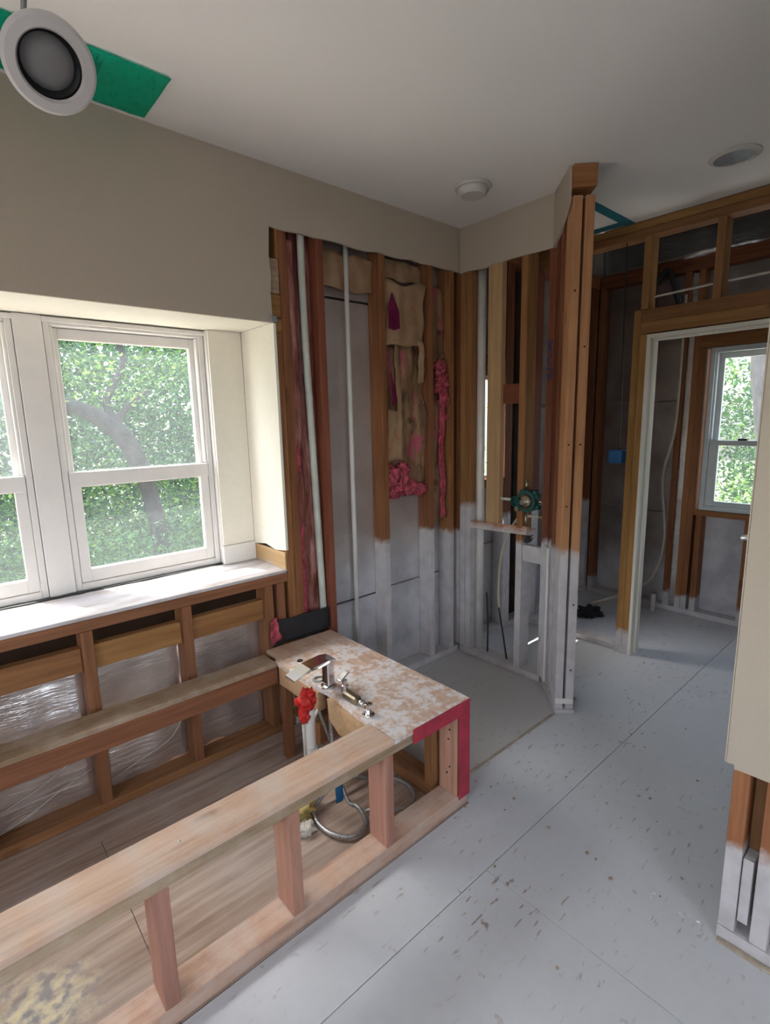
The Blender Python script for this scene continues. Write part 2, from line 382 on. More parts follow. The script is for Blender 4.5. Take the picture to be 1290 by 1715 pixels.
def tube_bm(bm, pts, r, seg=10, caps=True):
    pts = [Vector(p) for p in pts]; rings = []; prev = None
    for i, p in enumerate(pts):
        t = (pts[min(i+1, len(pts)-1)]-pts[max(i-1, 0)]).normalized()
        if prev is None:
            a = t.orthogonal().normalized()
        else:
            a = (prev-t*prev.dot(t)).normalized()
        prev = a; b = t.cross(a); rad = r[i] if isinstance(r, (list, tuple)) else r
        rings.append([bm.verts.new(p+(a*math.cos(2*math.pi*k/seg)+b*math.sin(2*math.pi*k/seg))*rad) for k in range(seg)])
    for i in range(len(rings)-1):
        for k in range(seg): bm.faces.new((rings[i][k], rings[i][(k+1) % seg], rings[i+1][(k+1) % seg], rings[i+1][k]))
    if caps: bm.faces.new(rings[0][::-1]); bm.faces.new(rings[-1])
def spline(pts, n_=8):
    pts = [Vector(p) for p in pts]; P = [pts[0]*2-pts[1]]+pts+[pts[-1]*2-pts[-2]]; out = []
    for i in range(1, len(P)-2):
        for k in range(n_):
            t = k/n_
            out.append(.5*((2*P[i])+(P[i+1]-P[i-1])*t+(2*P[i-1]-5*P[i]+4*P[i+1]-P[i+2])*t*t+(-P[i-1]+3*P[i]-3*P[i+1]+P[i+2])*t**3))
    return out+[pts[-1]]
def tube(name, pts, r, mat, parent=None, seg=10, sm=8):
    bm = bmesh.new(); q = spline(pts, sm) if sm else pts
    if isinstance(r, (list, tuple)) and sm:
        rl = []
        for i in range(len(r)-1): rl += [r[i]+(r[i+1]-r[i])*k/sm for k in range(sm)]
        r = rl+[r[-1]]
    tube_bm(bm, q, r, seg); return link(name, bm_me(bm, name, True), mat, parent)
def lathe(name, prof, origin, axis, mat, parent=None, seg=40, smooth=True):
    a = Vector(axis).normalized(); u = a.orthogonal().normalized(); v = a.cross(u); o = Vector(origin)
    bm = bmesh.new(); rings = []
    for (r_, h) in prof:
        if r_ < 1e-6: rings.append([bm.verts.new(o+a*h)])
        else: rings.append([bm.verts.new(o+a*h+(u*math.cos(2*math.pi*k/seg)+v*math.sin(2*math.pi*k/seg))*r_) for k in range(seg)])
    for A, B in zip(rings, rings[1:]):
        for k in range(seg):
            j = (k+1) % seg
            if len(A) == 1 and len(B) > 1: bm.faces.new((A[0], B[k], B[j]))
            elif len(B) == 1 and len(A) > 1: bm.faces.new((A[k], A[j], B[0]))
            elif len(A) > 1: bm.faces.new((A[k], A[j], B[j], B[k]))
    me = bm_me(bm, name, smooth)
    if smooth: me.set_sharp_from_angle(angle=R(35))
    return link(name, me, mat, parent)
def crumple(name, lo, hi, amp, mat, parent=None, nu=16, nv=40, seed=0, edge=.02, axis=1, thick=.012, freq=6, fold=.5):
    """crumpled sheet spanning lo..hi in the two axes other than `axis`"""
    ai = [i for i in range(3) if i != axis]; bm = bmesh.new(); rows = []
    for layer in (0, 1):
        g = []
        for j in range(nv+1):
            row = []
            for i in range(nu+1):
                u, v = i/nu, j/nv; p = [0, 0, 0]
                p[ai[0]] = lo[ai[0]]+(hi[ai[0]]-lo[ai[0]])*u; p[ai[1]] = lo[ai[1]]+(hi[ai[1]]-lo[ai[1]])*v
                q = Vector(p)*freq+Vector((seed*7.1, seed*3.3, seed))
                q2 = Vector((p[0]*freq*3, p[1]*freq*3, p[2]*freq*fold))+Vector((seed, seed, seed))
                d = (noise.noise(q)*.6+noise.noise(q2)*.6+noise.noise(q*3.1)*.25)*amp
                if i in (0, nu) or j in (0, nv):
                    p[ai[0]] += noise.noise(q*2.3)*edge*(1 if i in (0, nu) else .3); p[ai[1]] += noise.noise(q*1.9+Vector((9, 9, 9)))*edge*(1 if j in (0, nv) else .3)
                p[axis] = lo[axis]+d+layer*thick
                row.append(bm.verts.new(p))
            g.append(row)
        rows.append(g)
    for layer in (0, 1):
        g = rows[layer]
        for j in range(nv):
            for i in range(nu): bm.faces.new((g[j][i], g[j][i+1], g[j+1][i+1], g[j+1][i]))
    A, B = rows
    for i in range(nu):
        bm.faces.new((A[0][i], A[0][i+1], B[0][i+1], B[0][i])); bm.faces.new((A[nv][i], A[nv][i+1], B[nv][i+1], B[nv][i]))
    for j in range(nv):
        bm.faces.new((A[j][0], A[j+1][0], B[j+1][0], B[j][0])); bm.faces.new((A[j][nu], A[j+1][nu], B[j+1][nu], B[j][nu]))
    return link(name, bm_me(bm, name, True), mat, parent)
def lump(name, c, s, mat, parent=None, amp=.35, seed=0, freq=2.2, sub=4):
    bm = bmesh.new(); bmesh.ops.create_icosphere(bm, subdivisions=sub, radius=1)
    for v in bm.verts:
        n_ = v.co.normalized(); k = 1+amp*(noise.noise(n_*freq+Vector((seed, 0, seed*2)))+.6*noise.noise(n_*freq*3.1+Vector((0, seed, 0)))+.35*noise.noise(n_*freq*7))
        v.co = Vector((n_.x*s[0]*k+c[0], n_.y*s[1]*k+c[1], n_.z*s[2]*k+c[2]))
    return link(name, bm_me(bm, name, True), mat, parent)
def jitter_line(a, b, n_, amp, seed):
    rn = random.Random(seed); out = []
    for i in range(n_+1):
        t = i/n_; out.append((a[0]+(b[0]-a[0])*t, a[1]+(b[1]-a[1])*t+(rn.uniform(-amp, amp) if 0 < i < n_ else 0)))
    return out

H = 2.44
YW, XB, XH, XF = 2.002, 2.34, 3.02, 3.95

# ================================================================== FLOOR
floor = prism('floor', [(-2, -1.8), (4.05, -1.8), (4.05, 2.1), (-2, 2.1)], 2, -.12, -.0185, 'curbmat'); tag(floor, kind='structure')
G = .0009
def sheet(x0, x1, y0, y1, mat):
    return board('plywood_sheet', (x0+G, y0+G, -.018), (x1-G, y1-G, 0), mat, floor, bev=.0004)
sheet(-2, 1.17, -1.8, .882, 'floor'); sheet(1.17, 4.04, -1.8, .882, 'floor')
prism('plywood_sheet', [(-2, .8835), (4.04, .8835), (4.04, 2.09), (2.3385, 2.09), (2.3385, 1.2085), (1.362, 1.2085), (1.362, 1.1095), (-2, 1.1095)], 2, -.018, 0, 'floor', floor)
sheet(1.362, 2.335, 1.216, 2.09, 'floor_shower')
sheet(-2, .28, 1.112, 1.865, 'tubfloor'); sheet(.28, 1.362, 1.112, 1.865, 'tubfloor'); sheet(-2, 1.362, 1.865, 2.1, 'tubfloor')
board('curb_edge', (1.364, 1.2095, -.018), (2.11, 1.2185, .006), 'curbmat', floor)

# ================================================================== CEILING (with the round fixture hole)
def holed():
    cx, cy, rad = .335, 1.475, .095; n_ = 48; z0, z1 = H, H+.014
    bm = bmesh.new(); x0, x1, y0, y1 = cx-.2, cx+.2, cy-.2, cy+.2
    def sq(a):
        c_, s_ = math.cos(a), math.sin(a); k = .2/max(abs(c_), abs(s_)); return (cx+c_*k, cy+s_*k)
    rg = []
    for z in (z0, z1):
        inn = [bm.verts.new((cx+rad*math.cos(2*math.pi*k/n_), cy+rad*math.sin(2*math.pi*k/n_), z)) for k in range(n_)]
        out = [bm.verts.new((*sq(2*math.pi*k/n_), z)) for k in range(n_)]
        rg.append((inn, out))
        for k in range(n_):
            j = (k+1) % n_; bm.faces.new((inn[k], inn[j], out[j], out[k]))
    for k in range(n_):
        j = (k+1) % n_; bm.faces.new((rg[0][0][k], rg[0][0][j], rg[1][0][j], rg[1][0][k]))
    def bx(a, b, c_, d):
        q = [bm.verts.new(v) for v in ((a, c_, z0), (b, c_, z0), (b, d, z0), (a, d, z0), (a, c_, z1), (b, c_, z1), (b, d, z1), (a, d, z1))]
        for fc in ((0, 1, 2, 3), (4, 7, 6, 5), (0, 4, 5, 1), (1, 5, 6, 2), (2, 6, 7, 3), (3, 7, 4, 0)): bm.faces.new([q[i] for i in fc])
    bx(-2, x0, -1.8, YW-.004); bx(x1, XH, -1.8, YW-.004); bx(x0, x1, -1.8, y0); bx(x0, x1, y1, YW-.004)
    return bm_me(bm, 'ceiling')
ceil = link('ceiling', holed(), 'ceiling'); tag(ceil, kind='structure')
prism('attic_deck', [(-2.1, -1.9), (XH+.05, -1.9), (XH+.05, 2.46), (-2.1, 2.46)], 2, H+.20, H+.23, 'void', ceil)
lathe('fixture_opening_rim', [(.090, .0), (.093, -.0015), (.098, .0), (.095, .04), (.091, .04), (.090, .0)], (.335, 1.475, H), (0, 0, 1), 'black', ceil)

# ================================================================== WALL LEFT (window wall, Y = 2.002)
edge1 = jitter_line((1.155, 2.207), (2.325, 2.215), 16, .006, 3)
pts = [(-2, H), (-2, .776), (-1.12, .776), (-1.12, 1.835), (1.150, 1.835), (1.146, 1.95), (1.152, 2.02), (1.147, 2.10)]+edge1+[(2.327, H)]
wl = prism('wall_left', pts, 1, YW-.012, YW, 'drywall'); tag(wl, kind='structure')
def stud(x0, x1, z0, z1, mat, par, y0=YW, y1=YW+.089): return board('stud', (x0, y0, z0), (x1, y1, z1), mat, par)
# full-height lumber right of the window
stud(1.160, 1.198, .038, 1.80, 'raw', wl); stud(1.2005, 1.2385, .038, 2.35, 'raw', wl)
stud(1.386, 1.424, .038, 2.35, 'redraw', wl); stud(1.749, 1.787, .038, 2.35, 'stud', wl)
stud(2.090, 2.128, .038, 2.35, 'stud', wl); stud(2.258, 2.296, .038, 2.35, 'stud', wl); stud(2.345, 2.43, .038, 2.35, 'stud_dark', wl)  # last stud added as a blocker for daylight through the corner gap
board('header', (-1.2, YW, 1.86), (1.198, YW+.038, 1.952), 'header', wl); board('header', (-1.2, YW, 1.955), (1.196, YW+.038, 2.092), 'weather', wl)
board('header', (-1.2, YW+.05, 1.86), (1.198, YW+.088, 2.09), 'header', wl)
board('block', (1.164, YW, 1.802), (1.199, YW+.085, 1.857), 'header', wl)
stud(1.188, 1.199, 2.094, 2.35, 'raw', wl); stud(1.125, 1.150, 2.094, 2.35, 'raw', wl); stud(.75, .788, 2.094, 2.35, 'raw', wl)
board('top_plate', (-2, YW, 2.352), (2.34, YW+.089, 2.39), 'raw', wl); board('top_plate', (-2, YW, 2.392), (2.34, YW+.089, 2.438), 'raw', wl)
board('bottom_plate', (1.16, YW-.0, .001), (2.338, YW+.089, .037), 'painted', wl)
board('bottom_plate', (-2, YW, .001), (1.158, YW+.089, .037), 'knee', wl)
# knee wall under the sill
board('sill_plate', (-2, YW, .716), (1.158, YW+.089, .757), 'knee', wl)
for x in (1.040, .675, .321, -.040, -.400, -.760, -1.12, -1.5): stud(x, x+.038, .038, .715, 'knee', wl)
for a, b in ((.715, 1.038), (.361, .673), (0, .319), (-.360, -.042), (-.72, -.402), (-1.08, -.762)):
    board('blocking', (a, YW+.022, .562), (b, YW+.060, .652), 'header', wl)
stud(1.100, 1.138, .038, .715, 'knee', wl)
for a, b in ((.715, 1.038), (.361, .673), (0, .319), (-.360, -.042), (-.72, -.402), (-1.08, -.762)):
    crumple('foil_bag', (a-.01, YW+.088, .02), (b+.01, YW+.088, .565), .022, 'foil_bag', wl, 10, 22, seed=int(a*50)+90, edge=0, thick=.006, freq=4)
# foil-faced sheathing behind the studs, with open joints
def fpanel(x0, x1, z0, z1, par, mat='foil', y=YW+.092, th=.02):
    return board('foil_panel', (x0, y, z0), (x1, y+th, z1), mat, par, bev=.003)
for x0, x1 in ((1.164, 1.768), (1.771, 2.34)):
    fpanel(x0, x1, 0.0, .487 if x0 < 1.5 else .505, wl); fpanel(x0, x1, .497 if x0 < 1.5 else .511, 1.995, wl); fpanel(x0, x1, 2.006, 2.44, wl)
board('sheathing', (-2, YW+.40, -.1), (4.1, YW+.415, .745), 'void', wl)
board('sheathing', (1.176, YW+.118, -.1), (2.46, YW+.13, 2.70), 'void', wl)
board('sheathing', (-2.1, YW+.40, 1.86), (1.2, YW+.415, 2.70), 'exterior', wl)
board('sheathing', (1.163, YW+.118, .76), (1.175, YW+.41, 1.86), 'void', wl)
# recess around the window: soffit, side reveals
board('soffit_board', (-1.12, YW-.001, 1.835), (1.150, 2.401, 1.858), 'reveal', wl)
prism('reveal_board', [(YW-.012, 1.8345), (YW-.012, .862), (YW+.08, .85), (YW+.17, .865), (2.285, .85), (2.285, 1.8345)], 0, 1.150, 1.162, 'reveal', wl)
board('reveal_back', (.992, 2.286, .862), (1.149, 2.298, 1.834), 'reveal', wl)
board('reveal_block', (.985, 2.276, .7725), (1.149, 2.296, .860), 'vinyl', wl)
board('jamb_stud', (1.1515, YW+.003, .760), (1.1595, 2.285, .849), 'tan', wl)
board('reveal_board', (-1.132, YW-.012, .775), (-1.12, 2.30, 1.834), 'reveal', wl)
board('window_stool', (-1.15, YW-.003, .758), (1.150, 2.395, .7715), 'sill', wl)
crumple('caulk_gap', (-1.0, 2.292, .7735), (.98, 2.316, .7735), .004, 'black', wl, 60, 2, 5, edge=.012, axis=2, thick=.003, freq=9)
prism('peeled_paint', [(.50, 2.245), (.62, 2.262), (.83, 2.276), (.95, 2.282), (.93, 2.290), (.72, 2.284), (.55, 2.27)], 2, .772, .7745, 'foil_bag', wl)

# ---- windows 1..3 (white vinyl double hung units)
def dh_window(name, x0, mat='vinyl', glass='glass'):
    """unit whose frame spans x0..x0+.605 on the window wall"""
    root = empty(name, (x0+.3, 2.34, .775), kind='structure')
    X1 = x0+.605; z0, z1 = .775, 1.833; ya, yb = 2.325, 2.400
    def b(n_, a, c_, m_=mat, bev=.002): return board(n_, a, c_, m_, root, bev=bev)
    b('frame_jamb', (x0, ya, z0), (x0+.022, yb, z1)); b('frame_jamb', (X1-.022, ya, z0), (X1, yb, z1))
    b('frame_head', (x0+.022, ya, z1-.032), (X1-.022, yb, z1)); b('frame_sill', (x0+.022, ya-.003, z0), (X1-.022, yb, z0+.028))
    b('head_trim', (x0-.004, ya-.012, z1-.022), (X1+.004, ya, z1-.004))
    # lower (inner) sash
    s = b('sash', (x0+.024, ya+.004, z0+.03), (x0+.062, ya+.030, 1.252)); b('sash', (X1-.062, ya+.004, z0+.03), (X1-.024, ya+.030, 1.252))
    b('sash_rail', (x0+.062, ya+.004, z0+.03), (X1-.062, ya+.030, z0+.082)); b('meeting_rail', (x0+.024, ya-.002, 1.192), (X1-.024, ya+.034, 1.252))
    # upper (outer) sash
    s2 = b('sash', (x0+.024, ya+.040, 1.20), (x0+.052, ya+.066, z1-.034)); b('sash', (X1-.052, ya+.040, 1.20), (X1-.024, ya+.066, z1-.034))
    b('sash_rail', (x0+.052, ya+.040, z1-.075), (X1-.052, ya+.066, z1-.034)); b('meeting_rail', (x0+.052, ya+.040, 1.20), (X1-.052, ya+.066, 1.245))
    b('track', (x0+.022, ya+.006, 1.255), (x0+.032, ya+.036, z1-.034)); b('track', (X1-.032, ya+.006, 1.255), (X1-.022, ya+.036, z1-.034))
    board('glass_pane', (x0+.060, ya+.015, z0+.080), (X1-.060, ya+.019, 1.194), glass, s, bev=0); board('glass_pane', (x0+.050, ya+.051, 1.243), (X1-.050, ya+.055, z1-.073), glass, s2, bev=0)
    return root
dh_window('window_1', .381); dh_window('window_2', -.318); dh_window('window_3', -1.017)
for i, x in enumerate((.289, -.410)):
    tr = board('trim_%d' % (i+1), (x, 2.318, .775), (x+.090, 2.400, 1.833), 'vinyl'); tag(tr, kind='structure')
tr = board('trim_3', (.988, 2.300, .775), (1.02, 2.40, 1.833), 'vinyl'); tag(tr, kind='structure')

# ================================================================== WALL BACK (shower wall, X = 2.34)
edge2 = jitter_line((1.425, 2.205), (2.002-.012, 2.207), 10, .006, 5)
wb = prism('wall_back', [(1.405, H), (1.405, 2.207)]+edge2+[(1.99, H)], 0, XB-.012, XB, 'drywall'); tag(wb, kind='structure')
def bstud(y0, y1, z0, z1, mat, n_='stud', x0=XB, x1=XB+.089): return board(n_, (x0, y0, z0), (x1, y1, z1), mat, wb)
bstud(1.915, 1.953, .038, 2.35, 'stud_hi'); bstud(1.956, 1.994, .038, 2.35, 'stud_hi')
board('stud', (XB, 1.713, .845), (XB+.038, 1.802, 2.35), 'tan', wb)
bstud(1.560, 1.598, .038, 2.35, 'stud'); bstud(1.405, 1.443, .038, 2.35, 'stud_dark')
board('bottom_plate', (XB, 1.43, .001), (XB+.089, 1.996, .037), 'painted', wb)
board('top_plate', (XB, 1.40, 2.352), (XB+.089, 1.996, 2.392), 'raw', wb); board('top_plate', (XB, 1.40, 2.394), (XB+.089, 1.996, 2.438), 'raw', wb)
board('blocking', (XB-.004, 1.53, .79), (XB+.086, 1.913, .835), 'stud_post', wb, rot=Matrix.Rotation(R(-2), 3, 'X') @ Matrix.Rotation(R(14), 3, 'Y'))
board('blocking', (XB+.005, 1.445, .66), (XB+.043, 1.558, .75), 'painted', wb)
board('blocking', (XB+.02, 1.60, 1.50), (XB+.08, 1.712, 1.60), 'stud_dark', wb)
# ---- angled end of the shower wall
DG = Vector((.7071, .7071, 0)); LT = Vector((.7071, -.7071, 0)); P0 = Vector((2.172, 1.187, 0))
wa = board_dir('wall_angled', P0+DG*.165+Vector((0, 0, .019))-LT*0, DG, LT, .22, .089, .036, 'painted'); tag(wa, kind='structure')
for s in (-1, 1):
    board_dir('stud', P0+DG*.0445+LT*(.0252*s)+Vector((0, 0, 1.17)), (0, 0, 1), DG, 2.34-.036, .089, .038, 'stud_post', wa)
board_dir('base_block', P0+DG*.03+Vector((0, 0, .0095)), LT, DG, .094, .089, .017, 'painted', wa)
board_dir('tie_strap', P0-DG*.0015+Vector((0, 0, .06)), LT, (0, 0, 1), .086, .028, .003, 'vinyl', wa)
board_dir('top_block', P0+DG*.045+Vector((0, 0, 2.395)), LT, DG, .096, .10, .085, 'stud_low', wa)
board_dir('stud', P0+DG*.145+Vector((0, 0, 1.19)), (0, 0, 1), LT, 2.30, .089, .038, 'stud', wa)
board_dir('stud', P0+DG*.215-LT*.02+Vector((0, 0, 1.19)), (0, 0, 1), LT, 2.30, .05, .038, 'stud_dark', wa)
board_dir('white_board', P0+DG*.222-LT*.052+Vector((0, 0, .42)), (0, 0, 1), DG, .72, .07, .012, 'vinyl', wa)
for s_, z_ in ((-1, 1.30), (1, 1.30), (-1, 1.02), (1, 1.72), (-1, 1.95), (1, .55), (1, .22)):
    q_ = P0+LT*(.0252*s_)+Vector((0, 0, z_)); lathe('nail', [(0, .0), (.0045, .0), (.0045, .002), (0, .002)], q_-DG*.0018, DG, 'void', wa, 10)
# angled drywall scrap with a slanting lower edge
def angdry():
    a = Vector((XB-.010, 1.408, 0)); b = P0-LT*.050+DG*.012; off = -LT*0.012
    z = (2.206, 2.30); bm = bmesh.new()
    mid = a.lerp(b, .45)
    prof = [(a, 2.206), (mid, 2.225), (b, 2.30)]
    lo_ = []; 
    for o_ in (Vector(), off):
        lo_.append([bm.verts.new(p+o_+Vector((0, 0, z_))) for p, z_ in prof]+[bm.verts.new(p+o_+Vector((0, 0, H-.001))) for p, z_ in reversed(prof)])
    bm.faces.new(lo_[0]); bm.faces.new(lo_[1][::-1])
    for i in range(6): bm.faces.new((lo_[0][i], lo_[0][(i+1) % 6], lo_[1][(i+1) % 6], lo_[1][i]))
    bm.normal_update(); bmesh.ops.triangulate(bm, faces=[q for q in bm.faces if len(q.verts) > 4])
    return bm_me(bm, 'drywall')
link('drywall_piece', angdry(), 'drywall', wa)

# ================================================================== window wall beyond the shower wall
wf = board('wall_left_rear', (2.44, YW, .001), (3.945, YW+.089, .037), 'painted'); tag(wf, kind='structure')
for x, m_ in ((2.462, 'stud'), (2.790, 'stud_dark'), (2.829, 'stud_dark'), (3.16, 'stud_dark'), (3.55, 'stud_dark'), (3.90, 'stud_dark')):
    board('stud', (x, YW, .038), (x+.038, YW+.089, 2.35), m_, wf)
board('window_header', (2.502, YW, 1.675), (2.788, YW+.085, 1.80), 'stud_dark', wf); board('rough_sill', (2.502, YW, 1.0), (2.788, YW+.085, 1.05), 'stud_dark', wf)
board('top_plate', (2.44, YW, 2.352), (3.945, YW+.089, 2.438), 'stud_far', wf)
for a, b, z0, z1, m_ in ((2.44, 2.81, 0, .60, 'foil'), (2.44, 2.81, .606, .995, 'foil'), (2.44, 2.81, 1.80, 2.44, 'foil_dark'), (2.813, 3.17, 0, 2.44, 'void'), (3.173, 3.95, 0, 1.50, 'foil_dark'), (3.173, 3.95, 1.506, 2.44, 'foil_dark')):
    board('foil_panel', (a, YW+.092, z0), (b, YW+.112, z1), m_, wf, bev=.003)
board('sheathing', (2.80, YW+.118, -.1), (4.15, YW+.13, 2.9), 'exterior', wf)
board('sheathing', (2.44, YW+.118, 1.69), (2.80, YW+.13, 2.9), 'exterior', wf); board('sheathing', (2.44, YW+.118, -.1), (2.80, YW+.13, 1.04), 'exterior', wf)
w5 = empty('window_5', (2.645, YW+.05, 1.05), kind='structure')
board('frame_jamb', (2.502, YW+.04, 1.052), (2.517, YW+.10, 1.673), 'vinyl', w5); board('frame_jamb', (2.773, YW+.04, 1.052), (2.788, YW+.10, 1.673), 'vinyl', w5)
board('frame_head', (2.517, YW+.04, 1.658), (2.773, YW+.10, 1.673), 'vinyl', w5); board('frame_sill', (2.517, YW+.04, 1.052), (2.773, YW+.10, 1.070), 'vinyl', w5)
board('glass_pane', (2.516, YW+.065, 1.069), (2.774, YW+.069, 1.659), 'glass_far', w5, bev=0)

# ================================================================== WALL MIDDLE (open framing with doorway, X = 3.02)
wm = board('wall_middle', (XH, 1.252, .001), (XH+.089, 1.998, .037), 'painted'); tag(wm, kind='structure')
def ms(n_, y0, y1, z0, z1, mat, x0=XH, x1=XH+.089): return board(n_, (x0, y0, z0), (x1, y1, z1), mat, wm)
ms('top_plate', -1.8, 1.998, 2.358, 2.397, 'header'); ms('top_plate', -1.8, 1.998, 2.399, 2.438, 'header')
ms('stud', 1.292, 1.330, .038, 1.985, 'stud_door'); ms('stud', 1.253, 1.291, .038, 1.857, 'stud_door')
ms('stud', 1.258, 1.296, 1.987, 2.357, 'header'); ms('stud', .915, .953, 1.985, 2.357, 'header'); ms('stud', .55, .588, 1.985, 2.357, 'header'); ms('stud', .20, .238, 1.985, 2.357, 'header')
ms('header', .30, 1.291, 1.859, 1.920, 'header'); ms('header', .30, 1.291, 1.921, 1.984, 'header')
ms('stud', 1.955, 1.993, .038, 2.357, 'stud_dark')
ms('stud', .302, .340, .038, 1.857, 'stud_door'); ms('stud', .262, .300, .038, 2.357, 'stud_door')
for y in (-.15, -.55, -.95, -1.35, -1.75): ms('stud', y, y+.038, .038, 2.357, 'stud_door')
ms('bottom_plate', -1.8, .342, .001, .037, 'painted')
d1 = empty('door_1', (XH, 1.24, 0), kind='structure')
board('jamb', (XH-.008, 1.234, .0), (XH+.105, 1.2515, 1.832), 'reveal', d1); board('jamb', (XH-.008, .341, .0), (XH+.105, .359, 1.832), 'reveal', d1)
board('head_jamb', (XH-.008, .341, 1.833), (XH+.105, 1.2515, 1.852), 'reveal', d1)
board('door_stop', (XH+.035, 1.2225, .0), (XH+.070, 1.2335, 1.820), 'reveal', d1); board('door_stop', (XH+.035, .3595, 1.8215), (XH+.070, 1.2335, 1.8325), 'reveal', d1)

# ================================================================== WALL FAR (X = 3.95)
wr = board('wall_far', (XF, -1.8, .001), (XF+.089, 1.998, .037), 'painted'); tag(wr, kind='structure')
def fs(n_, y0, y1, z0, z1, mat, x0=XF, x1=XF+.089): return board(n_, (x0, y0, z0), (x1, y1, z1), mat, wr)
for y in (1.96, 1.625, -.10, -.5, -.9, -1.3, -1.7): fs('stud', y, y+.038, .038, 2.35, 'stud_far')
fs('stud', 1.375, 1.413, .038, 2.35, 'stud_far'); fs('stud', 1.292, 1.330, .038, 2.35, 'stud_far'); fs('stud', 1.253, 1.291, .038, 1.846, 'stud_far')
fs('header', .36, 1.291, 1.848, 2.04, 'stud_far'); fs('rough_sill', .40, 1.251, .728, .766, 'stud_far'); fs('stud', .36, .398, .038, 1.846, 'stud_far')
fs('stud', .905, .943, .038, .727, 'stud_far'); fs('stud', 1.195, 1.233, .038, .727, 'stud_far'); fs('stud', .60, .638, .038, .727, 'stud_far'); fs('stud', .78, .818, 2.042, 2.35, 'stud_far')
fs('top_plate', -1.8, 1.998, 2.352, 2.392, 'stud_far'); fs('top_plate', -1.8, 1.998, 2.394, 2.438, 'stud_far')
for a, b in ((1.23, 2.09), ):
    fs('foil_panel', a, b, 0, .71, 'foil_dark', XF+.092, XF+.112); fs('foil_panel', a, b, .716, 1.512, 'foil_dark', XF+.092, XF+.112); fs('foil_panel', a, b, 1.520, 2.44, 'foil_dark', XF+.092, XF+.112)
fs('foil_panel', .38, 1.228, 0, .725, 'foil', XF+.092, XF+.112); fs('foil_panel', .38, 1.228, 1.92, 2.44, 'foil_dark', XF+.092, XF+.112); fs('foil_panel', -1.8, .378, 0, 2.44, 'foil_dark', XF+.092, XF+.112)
fs('foil_strip', 1.331, 1.374, .04, 2.34, 'foil_bag', XF+.02, XF+.03)
fs('sheathing', -1.9, .40, -.1, 3.0, 'exterior', XF+.118, XF+.13); fs('sheathing', 1.25, 2.12, -.1, 3.0, 'exterior', XF+.118, XF+.13)
fs('sheathing', .40, 1.25, -.1, .75, 'exterior', XF+.118, XF+.13); fs('sheathing', .40, 1.25, 1.87, 3.0, 'exterior', XF+.118, XF+.13)
# foil blanket above the plate and over the open ceiling of the far room
crumple('roof_blanket', (XF+.03, -1.8, 2.43), (XF+.03, 2.0, 2.93), .05, 'rooffoil', wr, 60, 12, 3, edge=0, axis=0, thick=.02, freq=3)
crumple('roof_blanket', (XH+.02, -1.8, 2.90), (XF+.1, 2.05, 2.90), .05, 'rooffoil', wr, 20, 50, 8, edge=0, axis=2, thick=.02, freq=3)
prism('roof_deck', [(XH-.05, -1.9), (XF+.15, -1.9), (XF+.15, 2.13), (XH-.05, 2.13)], 2, 3.0, 3.03, 'void', wr)
board('roof_blanket', (XH-.03, -1.8, H+.016), (XH-.01, 2.09, 3.0), 'void', wr); board('roof_blanket', (XH, YW+.08, 2.44), (XF, YW+.1, 3.0), 'rooffoil', wr)
# window_4 in the far wall
w4 = empty('window_4', (XF+.04, .82, .775), kind='structure')
def wb4(n_, y0, y1, z0, z1, x0=XF-.004, x1=XF+.085, m_='vinyl_far', bev=.002): return board(n_, (x0, y0, z0), (x1, y1, z1), m_, w4, bev=bev)
ya, yb = .425, 1.222
wb4('frame_jamb', yb-.028, yb, .772, 1.845); wb4('frame_jamb', ya, ya+.028, .772, 1.845); wb4('frame_head', ya+.028, yb-.028, 1.812, 1.845); wb4('frame_sill', ya+.028, yb-.028, .772, .800)
wb4('sash', yb-.085, yb-.03, .802, 1.245, XF+.012, XF+.038); wb4('sash', ya+.03, ya+.085, .802, 1.245, XF+.012, XF+.038)
wb4('sash_rail', ya+.085, yb-.085, .802, .836, XF+.012, XF+.038); wb4('meeting_rail', ya+.03, yb-.03, 1.212, 1.245, XF+.008, XF+.042)
wb4('sash', yb-.07, yb-.03, 1.20, 1.810, XF+.046, XF+.072); wb4('sash', ya+.03, ya+.07, 1.20, 1.810, XF+.046, XF+.072)
wb4('sash_rail', ya+.07, yb-.07, 1.775, 1.810, XF+.046, XF+.072); wb4('track', yb-.040, yb-.029, 1.25, 1.81, XF+.010, XF+.04)
wb4('sash_lock', .98, 1.03, 1.2455, 1.258, XF+.008, XF+.035, 'black')
wb4('glass_pane', ya+.083, yb-.083, .834, 1.214, XF+.023, XF+.027, 'glass_far', 0); wb4('glass_pane', ya+.068, yb-.068, 1.244, 1.777, XF+.057, XF+.061, 'glass_far', 0)

# ================================================================== WALL RIGHT (X = 1.469)
XR = 1.469
pts = [(-1.8, H), (-1.8, .528), (.20, .522), (.30, .521), (.317, .519), (.318, .532), (.3355, .530), (.3355, H)]
wrt = prism('wall_right', pts, 0, XR-.013, XR-.001, 'drywall'); tag(wrt, kind='structure')
prism('drywall_back', [(-1.8, H), (-1.8, .03), (.333, .03), (.333, H)], 0, XR+.090, XR+.102, 'drywall', wrt)
prism('drywall_end', [(XR-.013, .531), (XR+.102, .531), (XR+.102, H), (XR-.013, H)], 1, .3365, .3395, 'drywall', wrt)
def rs(n_, y0, y1, z0, z1, mat, x0=XR, x1=XR+.089): return board(n_, (x0, y0, z0), (x1, y1, z1), mat, wrt)
rs('stud', .283, .321, .038, 2.40, 'stud_low'); rs('stud', .210, .248, .038, 2.40, 'stud_low')
for y in (-.15, -.55, -.95, -1.35, -1.75): rs('stud', y, y+.038, .038, 2.40, 'stud_low')
rs('filler_block', .2565, .2805, .075, .268, 'painted', XR+.006, XR+.07); rs('bottom_plate', -1.8, .322, .001, .037, 'painted', XR-.004)
